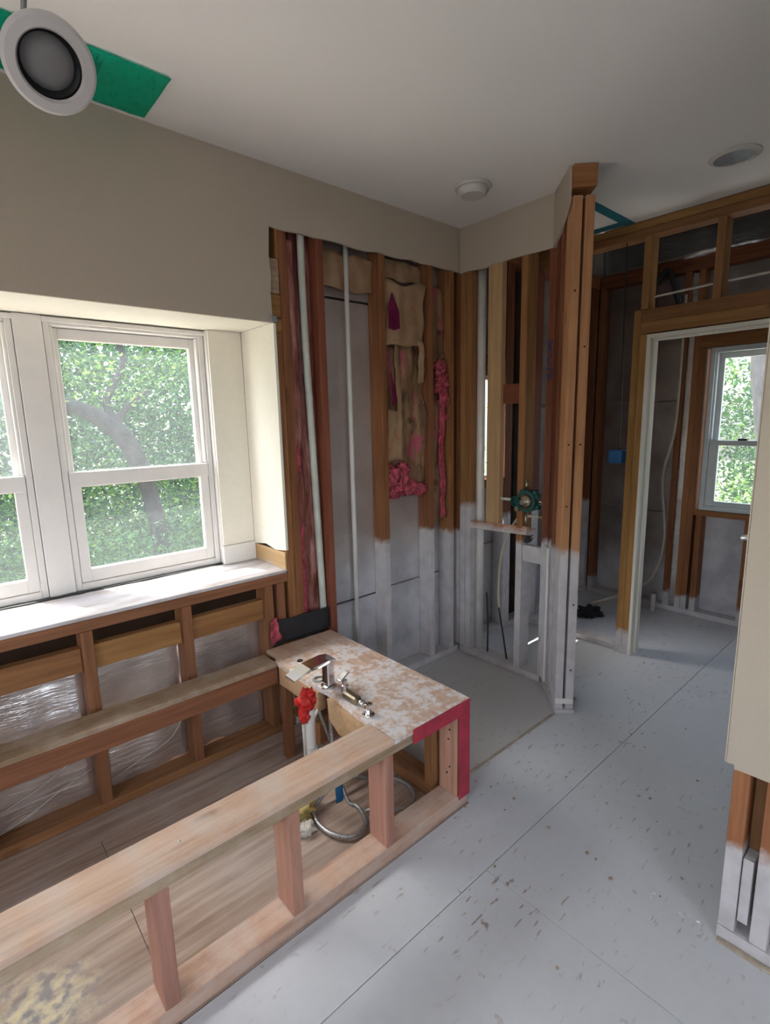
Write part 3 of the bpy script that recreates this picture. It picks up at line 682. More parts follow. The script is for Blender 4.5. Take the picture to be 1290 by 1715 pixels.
rs('filler_block', .2500, .2815, 0.269, 2.3, 'darkraw', XR+.055, XR+.088)
rs('foil_panel', .05, .205, .038, .30, 'foil_bag', XR+.03, XR+.04)
dr = board('baseboard_right', (XR-.022, -1.8, .0), (XR-.006, .316, .007), 'curbmat'); tag(dr, kind='structure')

# ================================================================== unseen walls of the room behind the photographer
def wallhole(name, axis, pos, a0, a1, h0, h1, hz0, hz1, th=.012):
    root = empty(name, (pos if axis == 0 else a0, pos if axis == 1 else a0, 0), kind='structure')
    def q(u0, u1, z0, z1):
        if axis == 0: return board('drywall_panel', (pos-th, u0, z0), (pos, u1, z1), 'drywall', root)
        return board('drywall_panel', (u0, pos-th, z0), (u1, pos, z1), 'drywall', root)
    q(a0, h0, 0, H); q(h1, a1, 0, H); q(h0, h1, 0, hz0); q(h0, h1, hz1, H); return root
wallhole('wall_rear', 0, -2.0, -1.8, 2.0, -.75, .75, .85, 2.05)
wallhole('wall_front', 1, -1.8, -2.0, 4.05, -.7, .7, .85, 2.05)
for nm, ax, ps in (('window_6', 0, -2.03), ('window_7', 1, -1.83)):
    g = empty(nm, (ps, 0, .85) if ax == 0 else (0, ps, .85), kind='structure'); e_ = .75 if ax == 0 else .70
    def q(n_, a, b, z0, z1, m_='vinyl'):
        if ax == 0: board(n_, (ps-.02, a, z0), (ps+.028, b, z1), m_, g)
        else: board(n_, (a, ps-.02, z0), (b, ps+.028, z1), m_, g)
    q('frame_jamb', -e_, -e_+.04, .85, 2.05); q('frame_jamb', e_-.04, e_, .85, 2.05); q('frame_jamb', -.03, .03, .89, 2.01)
    q('frame_head', -e_+.04, e_-.04, 2.01, 2.05); q('frame_sill', -e_+.04, e_-.04, .85, .89)

# ================================================================== TUB DECK
td = empty('tub_deck_frame', (0, 1.117, 0), 'open framed lumber tub deck below the window with plywood top at its end', 'bathtub frame')
def T(n_, a, b, m_, bev=.0015, rot=None): return board(n_, a, b, m_, td, bev=bev, rot=rot)
T('top_strip', (-1.2, 1.110, .413), (.990, 1.237, .431), 'deck'); T('top_plate', (-1.2, 1.117, .376), (1.297, 1.206, .4125), 'weather')
T('bottom_plate', (-1.2, 1.117, .001), (1.356, 1.206, .052), 'deck')
for x in (.955, .605, .252, -.10, -.45, -.80, -1.15): T('stud', (x, 1.118, .0525), (x+.036, 1.205, .3755), 'deckstud')
pl = prism('plywood_top', [(.991, 1.110), (1.358, 1.110), (1.360, 1.972), (1.02, 1.985), (1.02, 1.90), (.993, 1.862), (.998, 1.62), (1.005, 1.53), (1.012, 1.47), (1.002, 1.40), (.993, 1.30)], 2, .413, .431, 'deckply', td)
T('stud', (1.299, 1.118, .0525), (1.355, 1.205, .3755), 'deckstud')
T('corner_plate', (1.2975, 1.117, .376), (1.356, 1.206, .4125), 'weather')
T('red_strip', (1.073, 1.1075, .377), (1.3595, 1.1095, .4290), 'red', 0); T('red_strip', (1.300, 1.1075, .045), (1.3595, 1.1095, .3765), 'red', 0); T('red_strip', (1.3575, 1.110, .045), (1.3595, 1.206, .4115), 'red', 0)
T('edge_joist', (.994, 1.545, .335), (1.030, 1.838, .4125), 'tanraw'); 
prism('edge_joist', [(1.2065, .4125), (1.2065, .325), (1.34, .305), (1.42, .30), (1.475, .335), (1.487, .4125)], 0, .994, 1.030, 'tanraw', td)
T('bottom_plate', (1.27, 1.2065, .001), (1.356, 1.99, .045), 'knee'); T('end_plate', (1.27, 1.2065, .372), (1.356, 1.97, .4125), 'knee')
for y in (1.222, 1.575, 1.93): T('stud', (1.275, y, .0455), (1.355, y+.038, .3715), 'knee')
T('blocking', (1.03, 1.60, .15), (1.274, 1.638, .24), 'knee')
T('cross_joist', (1.031, 1.8, .33), (1.269, 1.838, .4125), 'knee')
T('stud', (.994, 1.80, .001), (1.032, 1.838, .334), 'knee')
T('ledger', (-1.2, 1.845, .338), (.993, 1.883, .4125), 'knee'); T('top_strip', (-1.2, 1.842, .4135), (.990, 1.955, .4315), 'weather')

for x_, z_ in ((1.3115, .31), (1.318, .27), (1.312, .16), (1.325, .13)):
    lathe('nail', [(0, 0), (.004, 0), (.004, .002), (0, .002)], (1.2975, 1.14+x_-1.3, z_), (1, 0, 0), 'void', td, 10)
tag(tube('nail', [(.335, 1.166, .431), (.337, 1.166, .434)], .004, 'chrome', None, 8, 0), 'small shiny nail head on the front tub deck rail', 'nail')

# ================================================================== bath faucet set on the deck
sp = empty('tub_spout', (1.035, 1.53, .431), 'flat chrome waterfall tub spout standing on the plywood deck', 'faucet')
lathe('escutcheon', [(0, 0), (.030, 0), (.030, .006), (.022, .009), (0, .009)], (1.035, 1.53, .4312), (0, 0, 1), 'chrome', sp, 24)
board('spout_column', (1.020, 1.510, .440), (1.052, 1.552, .535), 'chrome', sp, bev=.004)
prism('spout_blade', [(1.054, .545), (1.020, .552), (.94, .545), (.872, .522), (.872, .515), (.94, .534), (1.0, .536), (1.054, .533)], 1, 1.502, 1.566, 'chrome', sp)
v1 = empty('faucet_handle_valve', (1.035, 1.42, .431), 'chrome faucet valve with square lever handle beside the spout', 'faucet')
board('valve_body', (1.018, 1.345, .4315), (1.050, 1.425, .462), 'brass', v1, bev=.006)
vst = lathe('valve_stem', [(0, 0), (.014, 0), (.014, .03), (.010, .034), (.010, .05), (0, .05)], (1.034, 1.425, .448), (0, 0, 1), 'chrome', v1, 20)
board_dir('lever', (1.038, 1.438, .507), (1, .2, .35), (0, 1, 0), .052, .026, .008, 'chrome', vst, .002)
tube('valve_outlet', [(1.034, 1.345, .447), (1.034, 1.315, .447)], .012, 'chrome', v1, 14, 0)
kn = empty('diverter_knob', (1.02, 1.275, .431), 'small round chrome diverter nearest the front of the plywood deck', 'faucet part')
lathe('flange', [(0, 0), (.022, 0), (.022, .004), (.012, .008), (0, .008)], (1.02, 1.275, .4312), (0, 0, 1), 'chrome', kn, 20)
lathe('knob', [(0, .008), (.011, .008), (.012, .024), (.016, .030), (.015, .042), (.006, .046), (0, .046)], (1.02, 1.275, .4312), (0, 0, 1), 'chrome', kn, 20)
hs_ = lathe('supply_escutcheon', [(.016, .0), (.024, .0), (.024, .004), (.016, .005), (.016, .0)], (.985+.05, 1.60, .4315), (0, 0, 1), 'grey', None, 20)
tag(hs_, 'loose flat grey ring under the spout blade on the deck', 'ring')
hl = lathe('deck_plug', [(0, 0), (.013, 0), (.011, .004), (0, .004)], (1.07, 1.79, .4312), (0, 0, 1), 'black', None, 16); tag(hl, 'small black plug near the inner corner of the plywood deck', 'plug')

# ================================================================== riser with red wrap, hoses, scraps inside the tub frame
rp = empty('drain_riser', (.925, 1.50, 0), 'white overflow riser pipe topped with bright red wrap inside the tub frame', 'pipe')
tube('pipe', [(.925, 1.50, .0), (.925, 1.50, .44)], .019, 'pvc', rp, 18, 0); tube('copper_line', [(.897, 1.497, .20), (.895, 1.497, .42)], .006, 'pvc', rp, 8, 0)
lathe('coupling', [(.019, 0), (.025, 0), (.025, .05), (.019, .05), (.019, 0)], (.925, 1.50, .195), (0, 0, 1), 'pvc', rp, 20)
hc = lathe('hose_clamp', [(.0255, 0), (.028, 0), (.028, .010), (.0255, .010), (.0255, 0)], (.925, 1.50, .215), (0, 0, 1), 'steel', rp, 20)
lump('clamp_screw', (.957, 1.485, .222), (.011, .011, .011), 'chrome', hc, .1, 2, sub=2)
lump('red_wrap', (.917, 1.50, .432), (.034, .032, .042), 'redcloth', rp, .5, 4, 2.0); lump('red_wrap', (.902, 1.496, .385), (.018, .020, .034), 'redcloth', rp, .4, 9)
def loop(name, c, ra, rb_, r, z, tilt, a0, a1, mat, lead=(), tail=()):
    pts_ = [Vector((c[0]+ra*math.cos(R(a)), c[1]+rb_*math.sin(R(a)), z+tilt*math.sin(R(a-90))*.5+tilt*.5)) for a in range(a0, a1+1, 24)]
    return tube(name, list(lead)+pts_+list(tail), r, mat, None, 10, 5)
h1 = loop('supply_hose', (.952, 1.378), .080, .114, .0075, .010, .008, 120, 400, 'steel', lead=[(1.15, 1.46, .02), (1.05, 1.49, .06)], tail=[(1.02, 1.49, .14), (1.035, 1.53, .30), (1.035, 1.53, .41)])
tag(h1, 'braided steel supply hose looped on the plywood behind the front studs', 'hose')
h2 = loop('supply_hose', (1.165, 1.335), .085, .095, .0065, .011, .01, -150, 130, 'steel', lead=[(1.04, 1.335, .012)])
tag(h2, 'dimmer braided hose coil lying in the shade near the red taped post', 'hose')
tag(tube('supply_line', [(1.00, 1.60, .40), (1.02, 1.56, .28), (1.05, 1.54, .16), (1.12, 1.58, .03)], .006, 'steel', None, 8, 8), 'thin grey supply line hanging beside the white riser pipe', 'hose')
tag(tube('supply_line', [(.95, 1.52, .33), (1.00, 1.56, .335), (1.035, 1.60, .33)], .007, 'pvc', None, 8, 8), 'short white line running sideways from the riser under the deck', 'pipe')
b_ = crumple('blue_strap', (.955, 1.395, .05), (.985, 1.395, .235), .006, 'bluetape', None, 3, 12, 3, edge=.003, thick=.003, freq=10); tag(b_, 'strip of blue tape hanging under the front deck rail', 'tape')
tag(lump('foam_scrap', (.832, 1.500, .034), (.080, .060, .042), 'foam', None, .55, 12, 2.6), 'torn yellow foam lump on the plywood under the front rail', 'foam')
tag(lump('foam_scrap', (.83, 1.405, .018), (.030, .026, .022), 'string', None, .5, 5), 'small pale foam crumb beside the yellow foam lump', 'foam')

# ================================================================== things fixed in or on the window wall
tag(tube('drain_pipe', [(1.332, 2.035, 2.35), (1.330, 2.035, 1.90), (1.342, 2.033, 1.40), (1.358, 2.033, .80), (1.366, 2.033, .44)], .0165, 'pvc_green', None, 16, 8), 'pale greenish plastic pipe between pink batts right of the window', 'pipe')
tag(tube('conduit_pipe', [(1.572, 2.032, 2.35), (1.572, 2.032, .04)], .0115, 'pvc', None, 14, 0), 'thin white riser pipe in front of the silvery panel', 'pipe')
tag(tube('vent_pipe', [(2.402, 1.892, .04), (2.402, 1.892, 2.34)], .0235, 'pvc', None, 20, 0), 'white vertical pipe inside the shower wall beside the corner studs', 'pipe')
b1 = empty('insulation_batt', (1.31, 2.05, .04), 'dark pink insulation behind the pale greenish pipe', 'insulation')
crumple('batt_face', (1.243, 2.055, .40), (1.384, 2.055, 2.34), .03, 'plastic_pink', b1, 10, 70, 5, edge=.004, thick=.02, freq=5, fold=.3)
crumple('batt_flap', (1.240, 2.012, .95), (1.280, 2.012, 2.18), .02, 'plastic_pink', b1, 5, 60, 15, edge=.008, thick=.006, freq=8, fold=.3)
crumple('batt_flap', (1.243, 2.02, .50), (1.268, 2.02, 1.40), .014, 'pinkwool', b1, 4, 40, 25, edge=.01, thick=.008, freq=8, fold=.3)
b2 = empty('insulation_batt', (1.94, 2.05, 1.0), 'wide torn kraft faced batt with pink wool at its foot', 'insulation')
crumple('paper_back', (1.789, 2.052, 1.02), (2.088, 2.052, 2.06), .055, 'kraft', b2, 40, 110, 31, edge=.012, thick=.014, freq=5, fold=.22)
crumple('paper_face', (1.793, 2.012, 1.80), (2.072, 2.012, 2.105), .030, 'kraft_clean', b2, 16, 18, 37, edge=.04, thick=.005, freq=4)
crumple('paper_flap', (1.800, 2.018, 1.22), (1.905, 2.018, 1.48), .02, 'kraft_clean', b2, 8, 18, 41, edge=.018, thick=.005, freq=6)
crumple('paper_flap', (1.866, 2.020, 1.30), (1.900, 2.020, 1.85), .02, 'kraft_clean', b2, 4, 30, 43, edge=.012, thick=.005, freq=6)
crumple('paper_flap', (2.03, 2.016, 1.62), (2.068, 2.016, 1.84), .02, 'kraft_clean', b2, 4, 12, 47, edge=.016, thick=.005, freq=6)
M['magenta'] = plain('magenta_print', (.20, .006, .07), .5, var=.25, scale=20, b=.3)
prism('pink_label', [(1.800, 1.875), (1.800, 1.98), (1.822, 2.045), (1.868, 1.96), (1.872, 1.88), (1.835, 1.868)], 1, 1.990, 1.9955, 'magenta', b2)
prism('pink_label', [(1.818, 1.50), (1.808, 1.66), (1.828, 1.60), (1.845, 1.52)], 1, 1.992, 1.9975, 'magenta', b2)
for i, (x, z, sx, sz) in enumerate(((1.83, 1.13, .055, .06), (1.89, 1.10, .065, .055), (1.96, 1.06, .07, .038), (2.03, 1.045, .06, .028), (1.85, 1.05, .06, .035), (1.92, 1.16, .035, .04))):
    lump('pink_wool', (x, 2.035, z), (sx, .032, sz), 'pinkwool', b2, .55, i*3+1, 3.0)
b3 = empty('insulation_batt', (2.2, 2.05, .85), 'narrow crumpled batt with ragged pink edge beside the room corner', 'insulation')
crumple('paper_back', (2.131, 2.045, .83), (2.256, 2.045, 2.13), .035, 'kraft', b3, 14, 80, 51, edge=.012, thick=.014, freq=7, fold=.3)
crumple('pink_edge', (2.195, 2.014, .86), (2.232, 2.014, 1.62), .02, 'pinkwool', b3, 5, 60, 53, edge=.014, thick=.012, freq=9)
for i, (x, z, s) in enumerate(((2.20, 1.70, .045), (2.225, 1.62, .05), (2.18, 1.60, .03), (2.235, 1.53, .04), (2.24, 1.44, .02))): lump('pink_wool', (x, 2.025, z), (s*.8, .03, s), 'pinkwool', b3, .6, i*5+2, 3.2)
for i, (a, b, z0, z1, lb) in enumerate(((1.426, 1.746, 2.035, 2.19, 'short kraft batt piece above the silvery panel behind the thin pipe'), (1.79, 2.088, 2.125, 2.22, 'strip of brown torn paper tucked under the drywall edge'))):
    tag(crumple('insulation_scrap', (a, 2.045, z0), (b, 2.045, z1), .03, 'kraft_clean', None, 20, 12, 60+i, edge=.02, thick=.012, freq=6), lb, 'insulation')
tag(crumple('membrane_strip', (1.055, 1.990, .432), (1.365, 1.990, .545), .006, 'black', None, 24, 8, 71, edge=.012, thick=.005, freq=6), 'black rubbery membrane strip against the wall behind the plywood deck', 'membrane')
tag(crumple('insulation_scrap', (1.040, 1.975, .455), (1.085, 1.975, .56), .02, 'pinkwool', None, 6, 10, 75, edge=.02, thick=.01, freq=12), 'pinkish scrap tucked at the left end of the black membrane', 'insulation')
gb = board('corner_clip', (1.136, YW-.022, 1.838), (1.165, YW-.0125, 1.862), 'grey'); tag(gb, 'small grey clip at the upper right corner of the window recess', 'clip')
for i, (p_, lb) in enumerate((([(-.25, 2.066, .05), (.0, 2.066, .12), (.16, 2.066, .17), (.308, 2.07, .25)], 'pale string across the silvery panel, upper one left of the second stud'),
        ([(-.20, 2.066, .02), (.05, 2.064, .06), (.20, 2.066, .12), (.312, 2.07, .155)], 'pale string across the silvery panel, lower one left of the second stud'),
        ([(.365, 2.066, .075), (.47, 2.064, .11), (.60, 2.066, .15), (.668, 2.07, .23)], 'pale string sagging between the studs right of the second stud'))):
    tag(tube('string', p_, .0016, 'string', None, 5, 8), lb, 'string')

# ================================================================== shower valve and plumbing in the back wall
sv = empty('shower_valve', (2.36, 1.545, .985), 'rough shower valve with round dark green plaster guard between open studs', 'valve')
X0 = 2.325
gr_ = lathe('guard_ring', [(.040, 0), (.058, 0), (.058, .045), (.052, .045), (.050, .008), (.040, .008), (.040, 0)], (X0, 1.535, .99), (1, 0, 0), 'green', sv, 32)
lathe('guard_cup', [(.0, .012), (.026, .012), (.028, -.012), (.024, -.012), (.022, .008), (0, .008)], (X0, 1.592, .985), (1, 0, 0), 'green', sv, 24)
vb = lathe('valve_body', [(0, 0), (.028, 0), (.034, .012), (.034, .05), (.02, .07), (0, .07)], (X0+.006, 1.535, .99), (1, 0, 0), 'brass', sv, 28)
lathe('cartridge', [(0, -.02), (.014, -.02), (.016, .0), (0, .0)], (X0+.004, 1.545, .985), (1, 0, 0), 'chrome', vb, 20)
lathe('screw_boss', [(0, -.01), (.013, -.01), (.014, .03), (0, .03)], (X0, 1.583, .945), (1, 0, 0), 'brass', sv, 16)
for i, (dy, dz) in enumerate(((.03, .05), (-.055, .03), (-.06, -.03), (-.045, .05))):
    board('guard_tab', (X0+.01, 1.535+dy-.012, .99+dz-.01), (X0+.04, 1.535+dy+.012, .99+dz+.01), 'green', gr_, bev=.003)
tube('hot_inlet', [(X0+.03, 1.60, .985), (X0+.03, 1.71, .985)], .0075, 'pvc', sv, 12, 0); tube('cold_inlet', [(X0+.04, 1.50, .99), (X0+.04, 1.455, .99)], .009, 'brass', sv, 12, 0)
tube('riser', [(X0+.04, 1.555, 1.04), (X0+.04, 1.555, 1.10)], .009, 'brass', sv, 12, 0); tube('drop', [(X0+.035, 1.552, .94), (X0+.035, 1.552, .82)], .0085, 'brass', sv, 12, 0)
tv = empty('stop_valve', (2.35, 1.545, .80), 'small black capped stub valve below the round green guard', 'valve')
lathe('cap', [(0, 0), (.016, 0), (.018, .03), (0, .03)], (2.315, 1.515, .785), (1, .1, .1), 'black', tv, 18); lathe('body', [(0, .03), (.011, .03), (.013, .06), (0, .06)], (2.315, 1.515, .785), (1, .1, .1), 'brass', tv, 16)
tube('elbow', [(2.36, 1.545, .83), (2.36, 1.54, .80), (2.35, 1.52, .79)], .010, 'brass', tv, 12, 6)
tag(tube('supply_tube', [(2.375, 1.455, .905), (2.37, 1.54, .905), (2.37, 1.60, .89), (2.405, 1.68, .80), (2.41, 1.74, .65), (2.41, 1.757, .40), (2.41, 1.72, .18), (2.40, 1.69, .04)], .0075, 'pex', None, 10, 8), 'tan flexible water tube curving down through the open studs', 'tube')
tag(tube('water_pipe', [(2.39, 1.462, .04), (2.39, 1.462, .92)], .009, 'pvc', None, 12, 0), 'short pale upright pipe ending in a tee below the guard', 'pipe')
tag(lathe('pipe_tee', [(0, 0), (.014, 0), (.014, .05), (0, .05)], (2.378, 1.43, .905), (0, 1, 0), 'brass', None, 16), 'brass tee on top of the short pale pipe', 'fitting')
tag(tube('water_pipe', [(2.41, 1.468, 1.0), (2.41, 1.468, 1.42)], .010, 'grey', None, 12, 0), 'upper grey upright pipe right of the green guard', 'pipe')
tag(tube('cable_stub', [(2.40, 1.835, .40), (2.395, 1.82, .2), (2.385, 1.812, .036)], .005, 'black', None, 8, 6), 'black cable rising from the floor plate, left of the pair', 'cable')
tag(tube('cable_stub', [(2.40, 1.745, .33), (2.39, 1.70, .15), (2.385, 1.672, .036)], .005, 'black', None, 8, 6), 'black cable rising from the floor plate, right of the pair', 'cable')
# blue marker print on the stud at the wall's angle
def ink(pts_, w_):
    bm = bmesh.new()
    for (y0, z0, y1, z1) in pts_:
        d = Vector((0, y1-y0, z1-z0)); n_ = Vector((0, -d.z, d.y)).normalized()*w_/2
        a = Vector((XB-.0006, y0, z0)); b = Vector((XB-.0006, y1, z1))
        bm.faces.new([bm.verts.new(v) for v in (a-n_, b-n_, b+n_, a+n_)])
    return bm_me(bm, 'ink')
M['ink'] = plain('blue_ink', (.012, .03, .13), .6)
link('stud_print', ink([(1.412, 1.79, 1.437, 1.75), (1.437, 1.79, 1.412, 1.73), (1.412, 1.72, 1.437, 1.70), (1.437, 1.70, 1.420, 1.67), (1.412, 1.655, 1.438, 1.655), (1.412, 1.63, 1.438, 1.625), (1.412, 1.612, 1.438, 1.61), (1.414, 1.655, 1.414, 1.63), (1.425, 1.63, 1.425, 1.61)], .009), 'ink', wb)

# ================================================================== things in the far room
tag(tube('wire_run', [(3.085, 1.26, 2.055), (3.112, 1.0, 2.072), (3.112, .75, 2.078), (3.112, .3, 2.10)], .006, 'cable', None, 8, 6), 'white cable strung behind the studs above the doorway header', 'cable')
tag(tube('drain_hose', [(3.85, 1.56, 2.30), (3.86, 1.50, 2.36), (3.86, 1.46, 2.30), (3.87, 1.41, 2.14)], .021, 'black', None, 12, 8), 'black hose bent behind the framing above the doorway', 'hose')
tag(tube('water_line', [(3.90, 1.385, 2.2), (3.90, 1.385, 1.64), (3.90, 1.395, 1.30), (3.90, 1.45, .98), (3.89, 1.405, .55), (3.80, 1.44, .27), (3.60, 1.56, .16), (3.45, 1.7, .1)], .009, 'pex', None, 8, 8), 'tan flexible line snaking down the far wall by the doorway', 'tube')
tag(tube('floor_stub', [(3.86, 1.44, .0), (3.86, 1.44, .13)], .016, 'pvc', None, 12, 0), 'short white pipe stub standing on the far floor by the wall', 'pipe')
tag(board('outlet_box', (3.0, 1.345, 1.150), (3.075, 1.425, 1.225), 'bluebox', bev=.004), 'bright blue electrical box nailed to the doorway stud', 'electrical box')
tag(tube('wire_run', [(3.04, 1.40, 2.357), (3.045, 1.395, 1.9), (3.045, 1.385, 1.45), (3.045, 1.385, 1.226)], .0035, 'black', None, 6, 8), 'dark cable dropping into the blue electrical box', 'cable')
tag(lump('debris_pile', (3.47, 1.74, .018), (.10, .07, .028), 'bark', None, .6, 7, 2.5), 'dark brown rubble pile on the far floor behind the post', 'debris')
tag(lump('wood_scrap', (3.33, 1.80, .016), (.035, .03, .018), 'raw', None, .5, 17, 2.5), 'reddish chip beside the dark rubble pile', 'debris')
def crumbs(name, spots, mat, label, s=(.004, .014)):
    rn = random.Random(len(spots)); bm = bmesh.new()
    for (cx, cy, sx, sy, n_) in spots:
        for i in range(n_):
            x, y = rn.gauss(cx, sx), rn.gauss(cy, sy); k = rn.uniform(*s)
            m = Matrix.Translation((x, y, k*.25)) @ Matrix.Rotation(rn.uniform(0, 6), 4, 'Z') @ Matrix.Diagonal((k, k*rn.uniform(.4, 1), k*.5, 1))
            bmesh.ops.create_icosphere(bm, subdivisions=1, radius=.5, matrix=m)
    o = link(name, bm_me(bm, name), mat); tag(o, label, 'debris', kind='stuff'); return o
crumbs('plaster_crumbs', [(3.3, 1.70, .12, .05, 16), (3.6, 1.30, .08, .06, 12), (1.46, .42, .02, .04, 8)], 'vinyl', 'white plaster crumbs scattered on the far floor')
crumbs('wood_chips', [(1.55, 1.0, .12, .08, 16), (1.9, .55, .25, .25, 12), (1.35, .62, .2, .2, 8), (2.4, 1.0, .3, .1, 8)], 'weather', 'small brown wood chips scattered on the white floor')

# lever of the door hardware on the far face of the right wall
lv = empty('door_lever', (XR+.10, .30, 1.11), 'bright metal lever sticking out past the right wall edge', 'door handle')
lathe('rose', [(0, 0), (.026, 0), (.026, .008), (0, .010)], (XR+.102, .275, 1.105), (1, 0, 0), 'chrome', lv, 24)
tube('neck', [(XR+.11, .275, 1.105), (XR+.15, .275, 1.105)], .010, 'chrome', lv, 12, 0)
tube('lever', [(XR+.15, .270, 1.106), (XR+.152, .32, 1.106), (XR+.150, .37, 1.098), (XR+.146, .392, 1.092)], [.011, .011, .009, .007], 'chrome', lv, 12, 6)

# ================================================================== ceiling things
gf = crumple('green_film', (.24, 1.703, H-.006), (.690, 1.960, H-.006), .003, 'film', None, 30, 16, 81, edge=.003, axis=2, thick=.0012, freq=6)
tag(gf, 'sheet of translucent green masking film stuck to the ceiling behind the lamp', 'film')
jb = board('opening_shade', (.36, 1.745, H-.0024), (.520, 1.865, H-.0004), 'black'); jb['label'] = 'dark patch imitating a shaded opening behind the green film'; jb['category'] = 'dark patch'  # black patch stands in for the unlit opening behind the film
cpos = Vector((.2645, 1.2074, 2.082)); ctoc = (Vector((0, 0, 1.426))-cpos).normalized()
ax = (ctoc+(rr*.6-uu*.8)*.62).normalized()
dl = empty('recessed_downlight', cpos, 'white ringed round downlight dangling from its cable at the ceiling', 'ceiling lamp')
lathe('trim_ring', [(0.0515, 0.0037), (0.0552, 0.0110), (0.0708, 0.0092), (0.0764, 0.0037), (0.0764, -0.0028), (0.0534, -0.0055), (0.0515, 0.0037)], cpos, ax, 'fixture', dl, 64)
lathe('baffle', [(0.0529, 0.0055), (0.0515, -0.0092), (0.0432, -0.0184), (0.0414, -0.0184), (0.0460, -0.0368), (0.0552, -0.0276), (0.0529, 0.0055)], cpos, ax, 'baffle', dl, 56)
lathe('lens', [(0.0000, -0.0018), (0.0202, -0.0037), (0.0350, -0.0092), (0.0437, -0.0184), (0.0437, -0.0239), (0.0000, -0.0239)], cpos, ax, 'lens', dl, 56)
lathe('housing', [(0.0561, -0.0037), (0.0607, -0.0276), (0.0506, -0.0690), (0.0276, -0.0782), (0.0000, -0.0782), (0.0000, -0.0276)], cpos, ax, 'grey', dl, 40)
topb = cpos+Vector((0, 0, .085))
tube('cable', [cpos-ax*.080+Vector((-.01, 0, .0)), cpos-ax*.10+Vector((-.018, -.002, .03)), Vector((.247, 1.225, 2.235)), Vector((.275, 1.30, 2.34)), Vector((.325, 1.46, 2.43)), Vector((.335, 1.47, 2.55))], .0052, 'grey', dl, 10, 8)

sa = empty('smoke_alarm', (1.972, 1.612, H), 'round off-white smoke alarm on the ceiling near the back corner', 'smoke alarm')
lathe('base', [(0, 0), (.080, 0), (.082, -.006), (.078, -.014), (0, -.014)], (1.972, 1.612, H), (0, 0, 1), 'alarm', sa, 48)
lathe('cover', [(.066, -.0145), (.066, -.022), (.060, -.036), (.052, -.042), (.0, -.043), (0, -.0145), (.066, -.0145)], (1.972, 1.612, H), (0, 0, 1), 'alarm', sa, 48)
cv = empty('ceiling_disc_light', (2.585, .776, H), 'shallow grey-white disc light on the ceiling at right', 'ceiling light')
lathe('trim', [(0, 0), (.092, 0), (.092, -.004), (.072, -.012), (.070, -.004), (0, -.004)], (2.585, .776, H), (0, 0, 1), 'alarm', cv, 48)
lathe('diffuser', [(.069, -.0045), (.069, -.008), (.04, -.013), (0, -.014)], (2.585, .776, H), (0, 0, 1), 'grey', cv, 40)
for a, b, lb in (((2.45, 1.350, H-.003), (3.019, 1.405, H-.0004), 'teal tape band across the ceiling toward the doorway wall'), ((2.94, 1.406, H-.003), (3.0, 1.98, H-.0004), 'teal tape band along the ceiling edge beside the doorway wall')):
    tag(board('masking_tape', a, b, 'teal', bev=.0005), lb, 'tape', 'teal tape on the ceiling')

# ================================================================== OUTDOORS
gr = prism('ground', [(-18, 2.6), (-18, 28), (26, 28), (26, -14), (4.3, -14), (4.3, 2.6)], 2, -.65, -.60, 'grass'); tag(gr, kind='structure')
pt = prism('bounce_slab', [(-5, 2.45), (6.5, 2.45), (6.5, 4.9), (-5, 4.9)], 2, -.60, -.56, 'paving'); tag(pt, kind='structure')  # unseen pale slab added to bounce sunlight up onto the ceiling
pt = prism('path', [(4.35, -4), (7.0, -4), (7.0, 2.44), (4.35, 2.44)], 2, -.60, -.565, 'paving'); tag(pt, kind='structure')
def foliage(name, box, n_, s, mat, parent, seed, dens=None):
    rn = random.Random(seed); vs_ = []; fc = []; (x0, y0, z0), (x1, y1, z1) = box; k = 0; tries = 0
    while k < n_ and tries < n_*6:
        tries += 1
        p = Vector((rn.uniform(x0, x1), rn.uniform(y0, y1), rn.uniform(z0, z1)))
        if noise.noise(p*1.1+Vector((seed, 0, 0)))+.5*noise.noise(p*3.1) < (-.12 if dens is None else dens): continue
        a = Vector((rn.uniform(-1, 1), rn.uniform(-1, 1), rn.uniform(-.9, .3))).normalized(); b = a.cross(Vector((rn.uniform(-1, 1), rn.uniform(-1, 1), 1)))
        if b.length < .1: continue
        b.normalize(); L_ = s*rn.uniform(.7, 1.35); W_ = L_*.42; c_ = a.cross(b)*L_*.12
        i = len(vs_); vs_ += [p-a*L_*.5, p+b*W_*.5+c_, p+a*L_*.5, p-b*W_*.5+c_]; fc += [(i, i+1, i+2), (i, i+2, i+3)]; k += 1
    me = bpy.data.meshes.new(name); me.from_pydata([tuple(v) for v in vs_], [], fc); me.update()
    o = link(name, me, mat, parent); o['kind'] = 'stuff'; return o
t1 = empty('leafy_tree', (1.70, 5.3, -.6), 'big leafy tree with curving dark trunk outside the left window', 'tree')
tube('trunk', [(1.80, 5.2, -.62), (1.72, 5.2, -.4), (1.645, 5.2, -.1), (1.61, 5.2, .40), (1.56, 5.2, .78), (1.495, 5.2, 1.06), (1.37, 5.2, 1.34), (1.17, 5.2, 1.52), (.94, 5.2, 1.62), (.5, 5.3, 1.75), (-.2, 5.5, 2.3)], [.11, .10, .085, .08, .078, .082, .085, .075, .06, .05, .03], 'bark', t1, 14, 6)
tube('branch', [(1.40, 5.2, 1.32), (1.27, 5.2, 1.62), (1.36, 5.2, 1.82), (1.45, 5.2, 2.03), (1.40, 5.2, 2.4), (1.6, 5.3, 3.2)], [.05, .035, .03, .03, .025, .02], 'bark', t1, 10, 6)
tube('branch', [(1.30, 5.2, 1.42), (1.45, 5.15, 1.62), (1.62, 5.15, 1.75)], [.035, .03, .02], 'bark', t1, 10, 6)
foliage('leaves', ((-3.4, 5.35, -.55), (4.4, 7.6, 4.4)), 100000, .056, 'leaf', t1, 11, -.35)
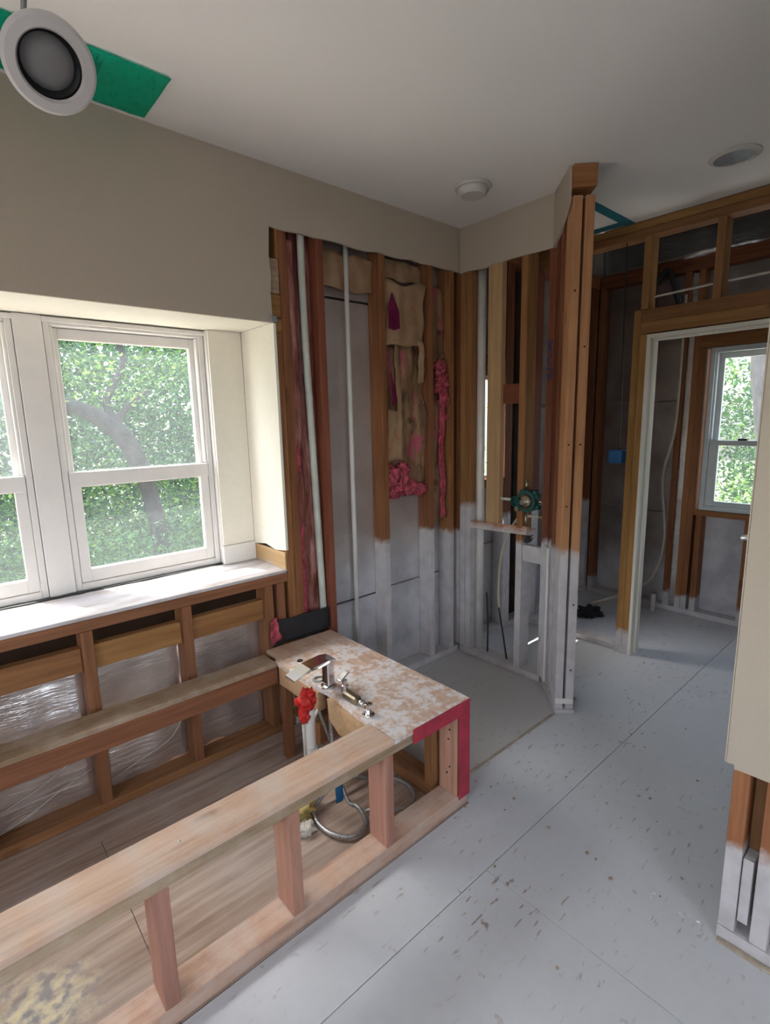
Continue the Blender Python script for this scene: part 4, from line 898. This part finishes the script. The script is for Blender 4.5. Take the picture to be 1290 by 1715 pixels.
foliage('front_leaves', ((-2.5, 4.75, -.55), (3.6, 5.2, .62)), 9000, .052, 'leaf', t1, 15, .0)
foliage('front_leaves', ((-2.5, 4.6, -.55), (3.6, 5.15, .45)), 3000, .052, 'leaf_y', t1, 16, .15)
foliage('front_leaves', ((-2.0, 4.7, 1.6), (3.6, 5.2, 3.2)), 1500, .05, 'leaf_y', t1, 17, .2)
foliage('sunlit_leaves', ((-3.4, 5.25, -.55), (4.4, 6.4, 4.2)), 20000, .056, 'leaf_y', t1, 12, .05)
t4 = empty('leafy_tree', (1.5, 10, -.6), 'dense bluish green trees filling the view far behind the curving trunk', 'tree')
tube('trunk', [(1.5, 10, -.62), (1.6, 10, 2), (1.2, 10.2, 5)], [.16, .13, .08], 'bark', t4, 12, 4)
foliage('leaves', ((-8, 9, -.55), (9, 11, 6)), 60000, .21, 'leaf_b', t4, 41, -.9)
t2 = empty('leafy_tree', (7.7, 1.5, -.6), 'thick trunked tree with lime leaves outside the far window', 'tree')
tube('trunk', [(8.1, 1.35, -.62), (8.0, 1.45, .0), (8.0, 1.52, .9), (8.0, 1.60, 1.5), (8.0, 1.70, 2.2), (8.0, 1.6, 3.6)], [.40, .36, .34, .34, .32, .25], 'bark', t2, 20, 6)
foliage('leaves', ((8.4, -1.5, -.55), (10.6, 5.2, 4.4)), 30000, .085, 'leaf_y', t2, 21, -.15)
foliage('shade_leaves', ((9.0, -1.5, -.55), (11.2, 5.2, 4.4)), 22000, .10, 'leaf', t2, 22, -.05)
t3 = empty('leafy_tree', (4.2, 7.5, -.6), 'leafy tree seen as a slit through the shower framing', 'tree')
tube('trunk', [(4.9, 7.6, -.62), (4.9, 7.7, 0), (5.1, 7.8, 3)], [.15, .12, .08], 'bark', t3, 12, 4)
foliage('leaves', ((4.5, 5.6, -.55), (7.4, 8.2, 1.7)), 9000, .10, 'leaf_y', t3, 31, -.15)
rk = lump('boulder', (6.2, .85, -.35), (.8, 1.0, .72), 'rock', None, .18, 5, 1.6); tag(rk, 'grey rock mound rising outside the far window', 'rock')
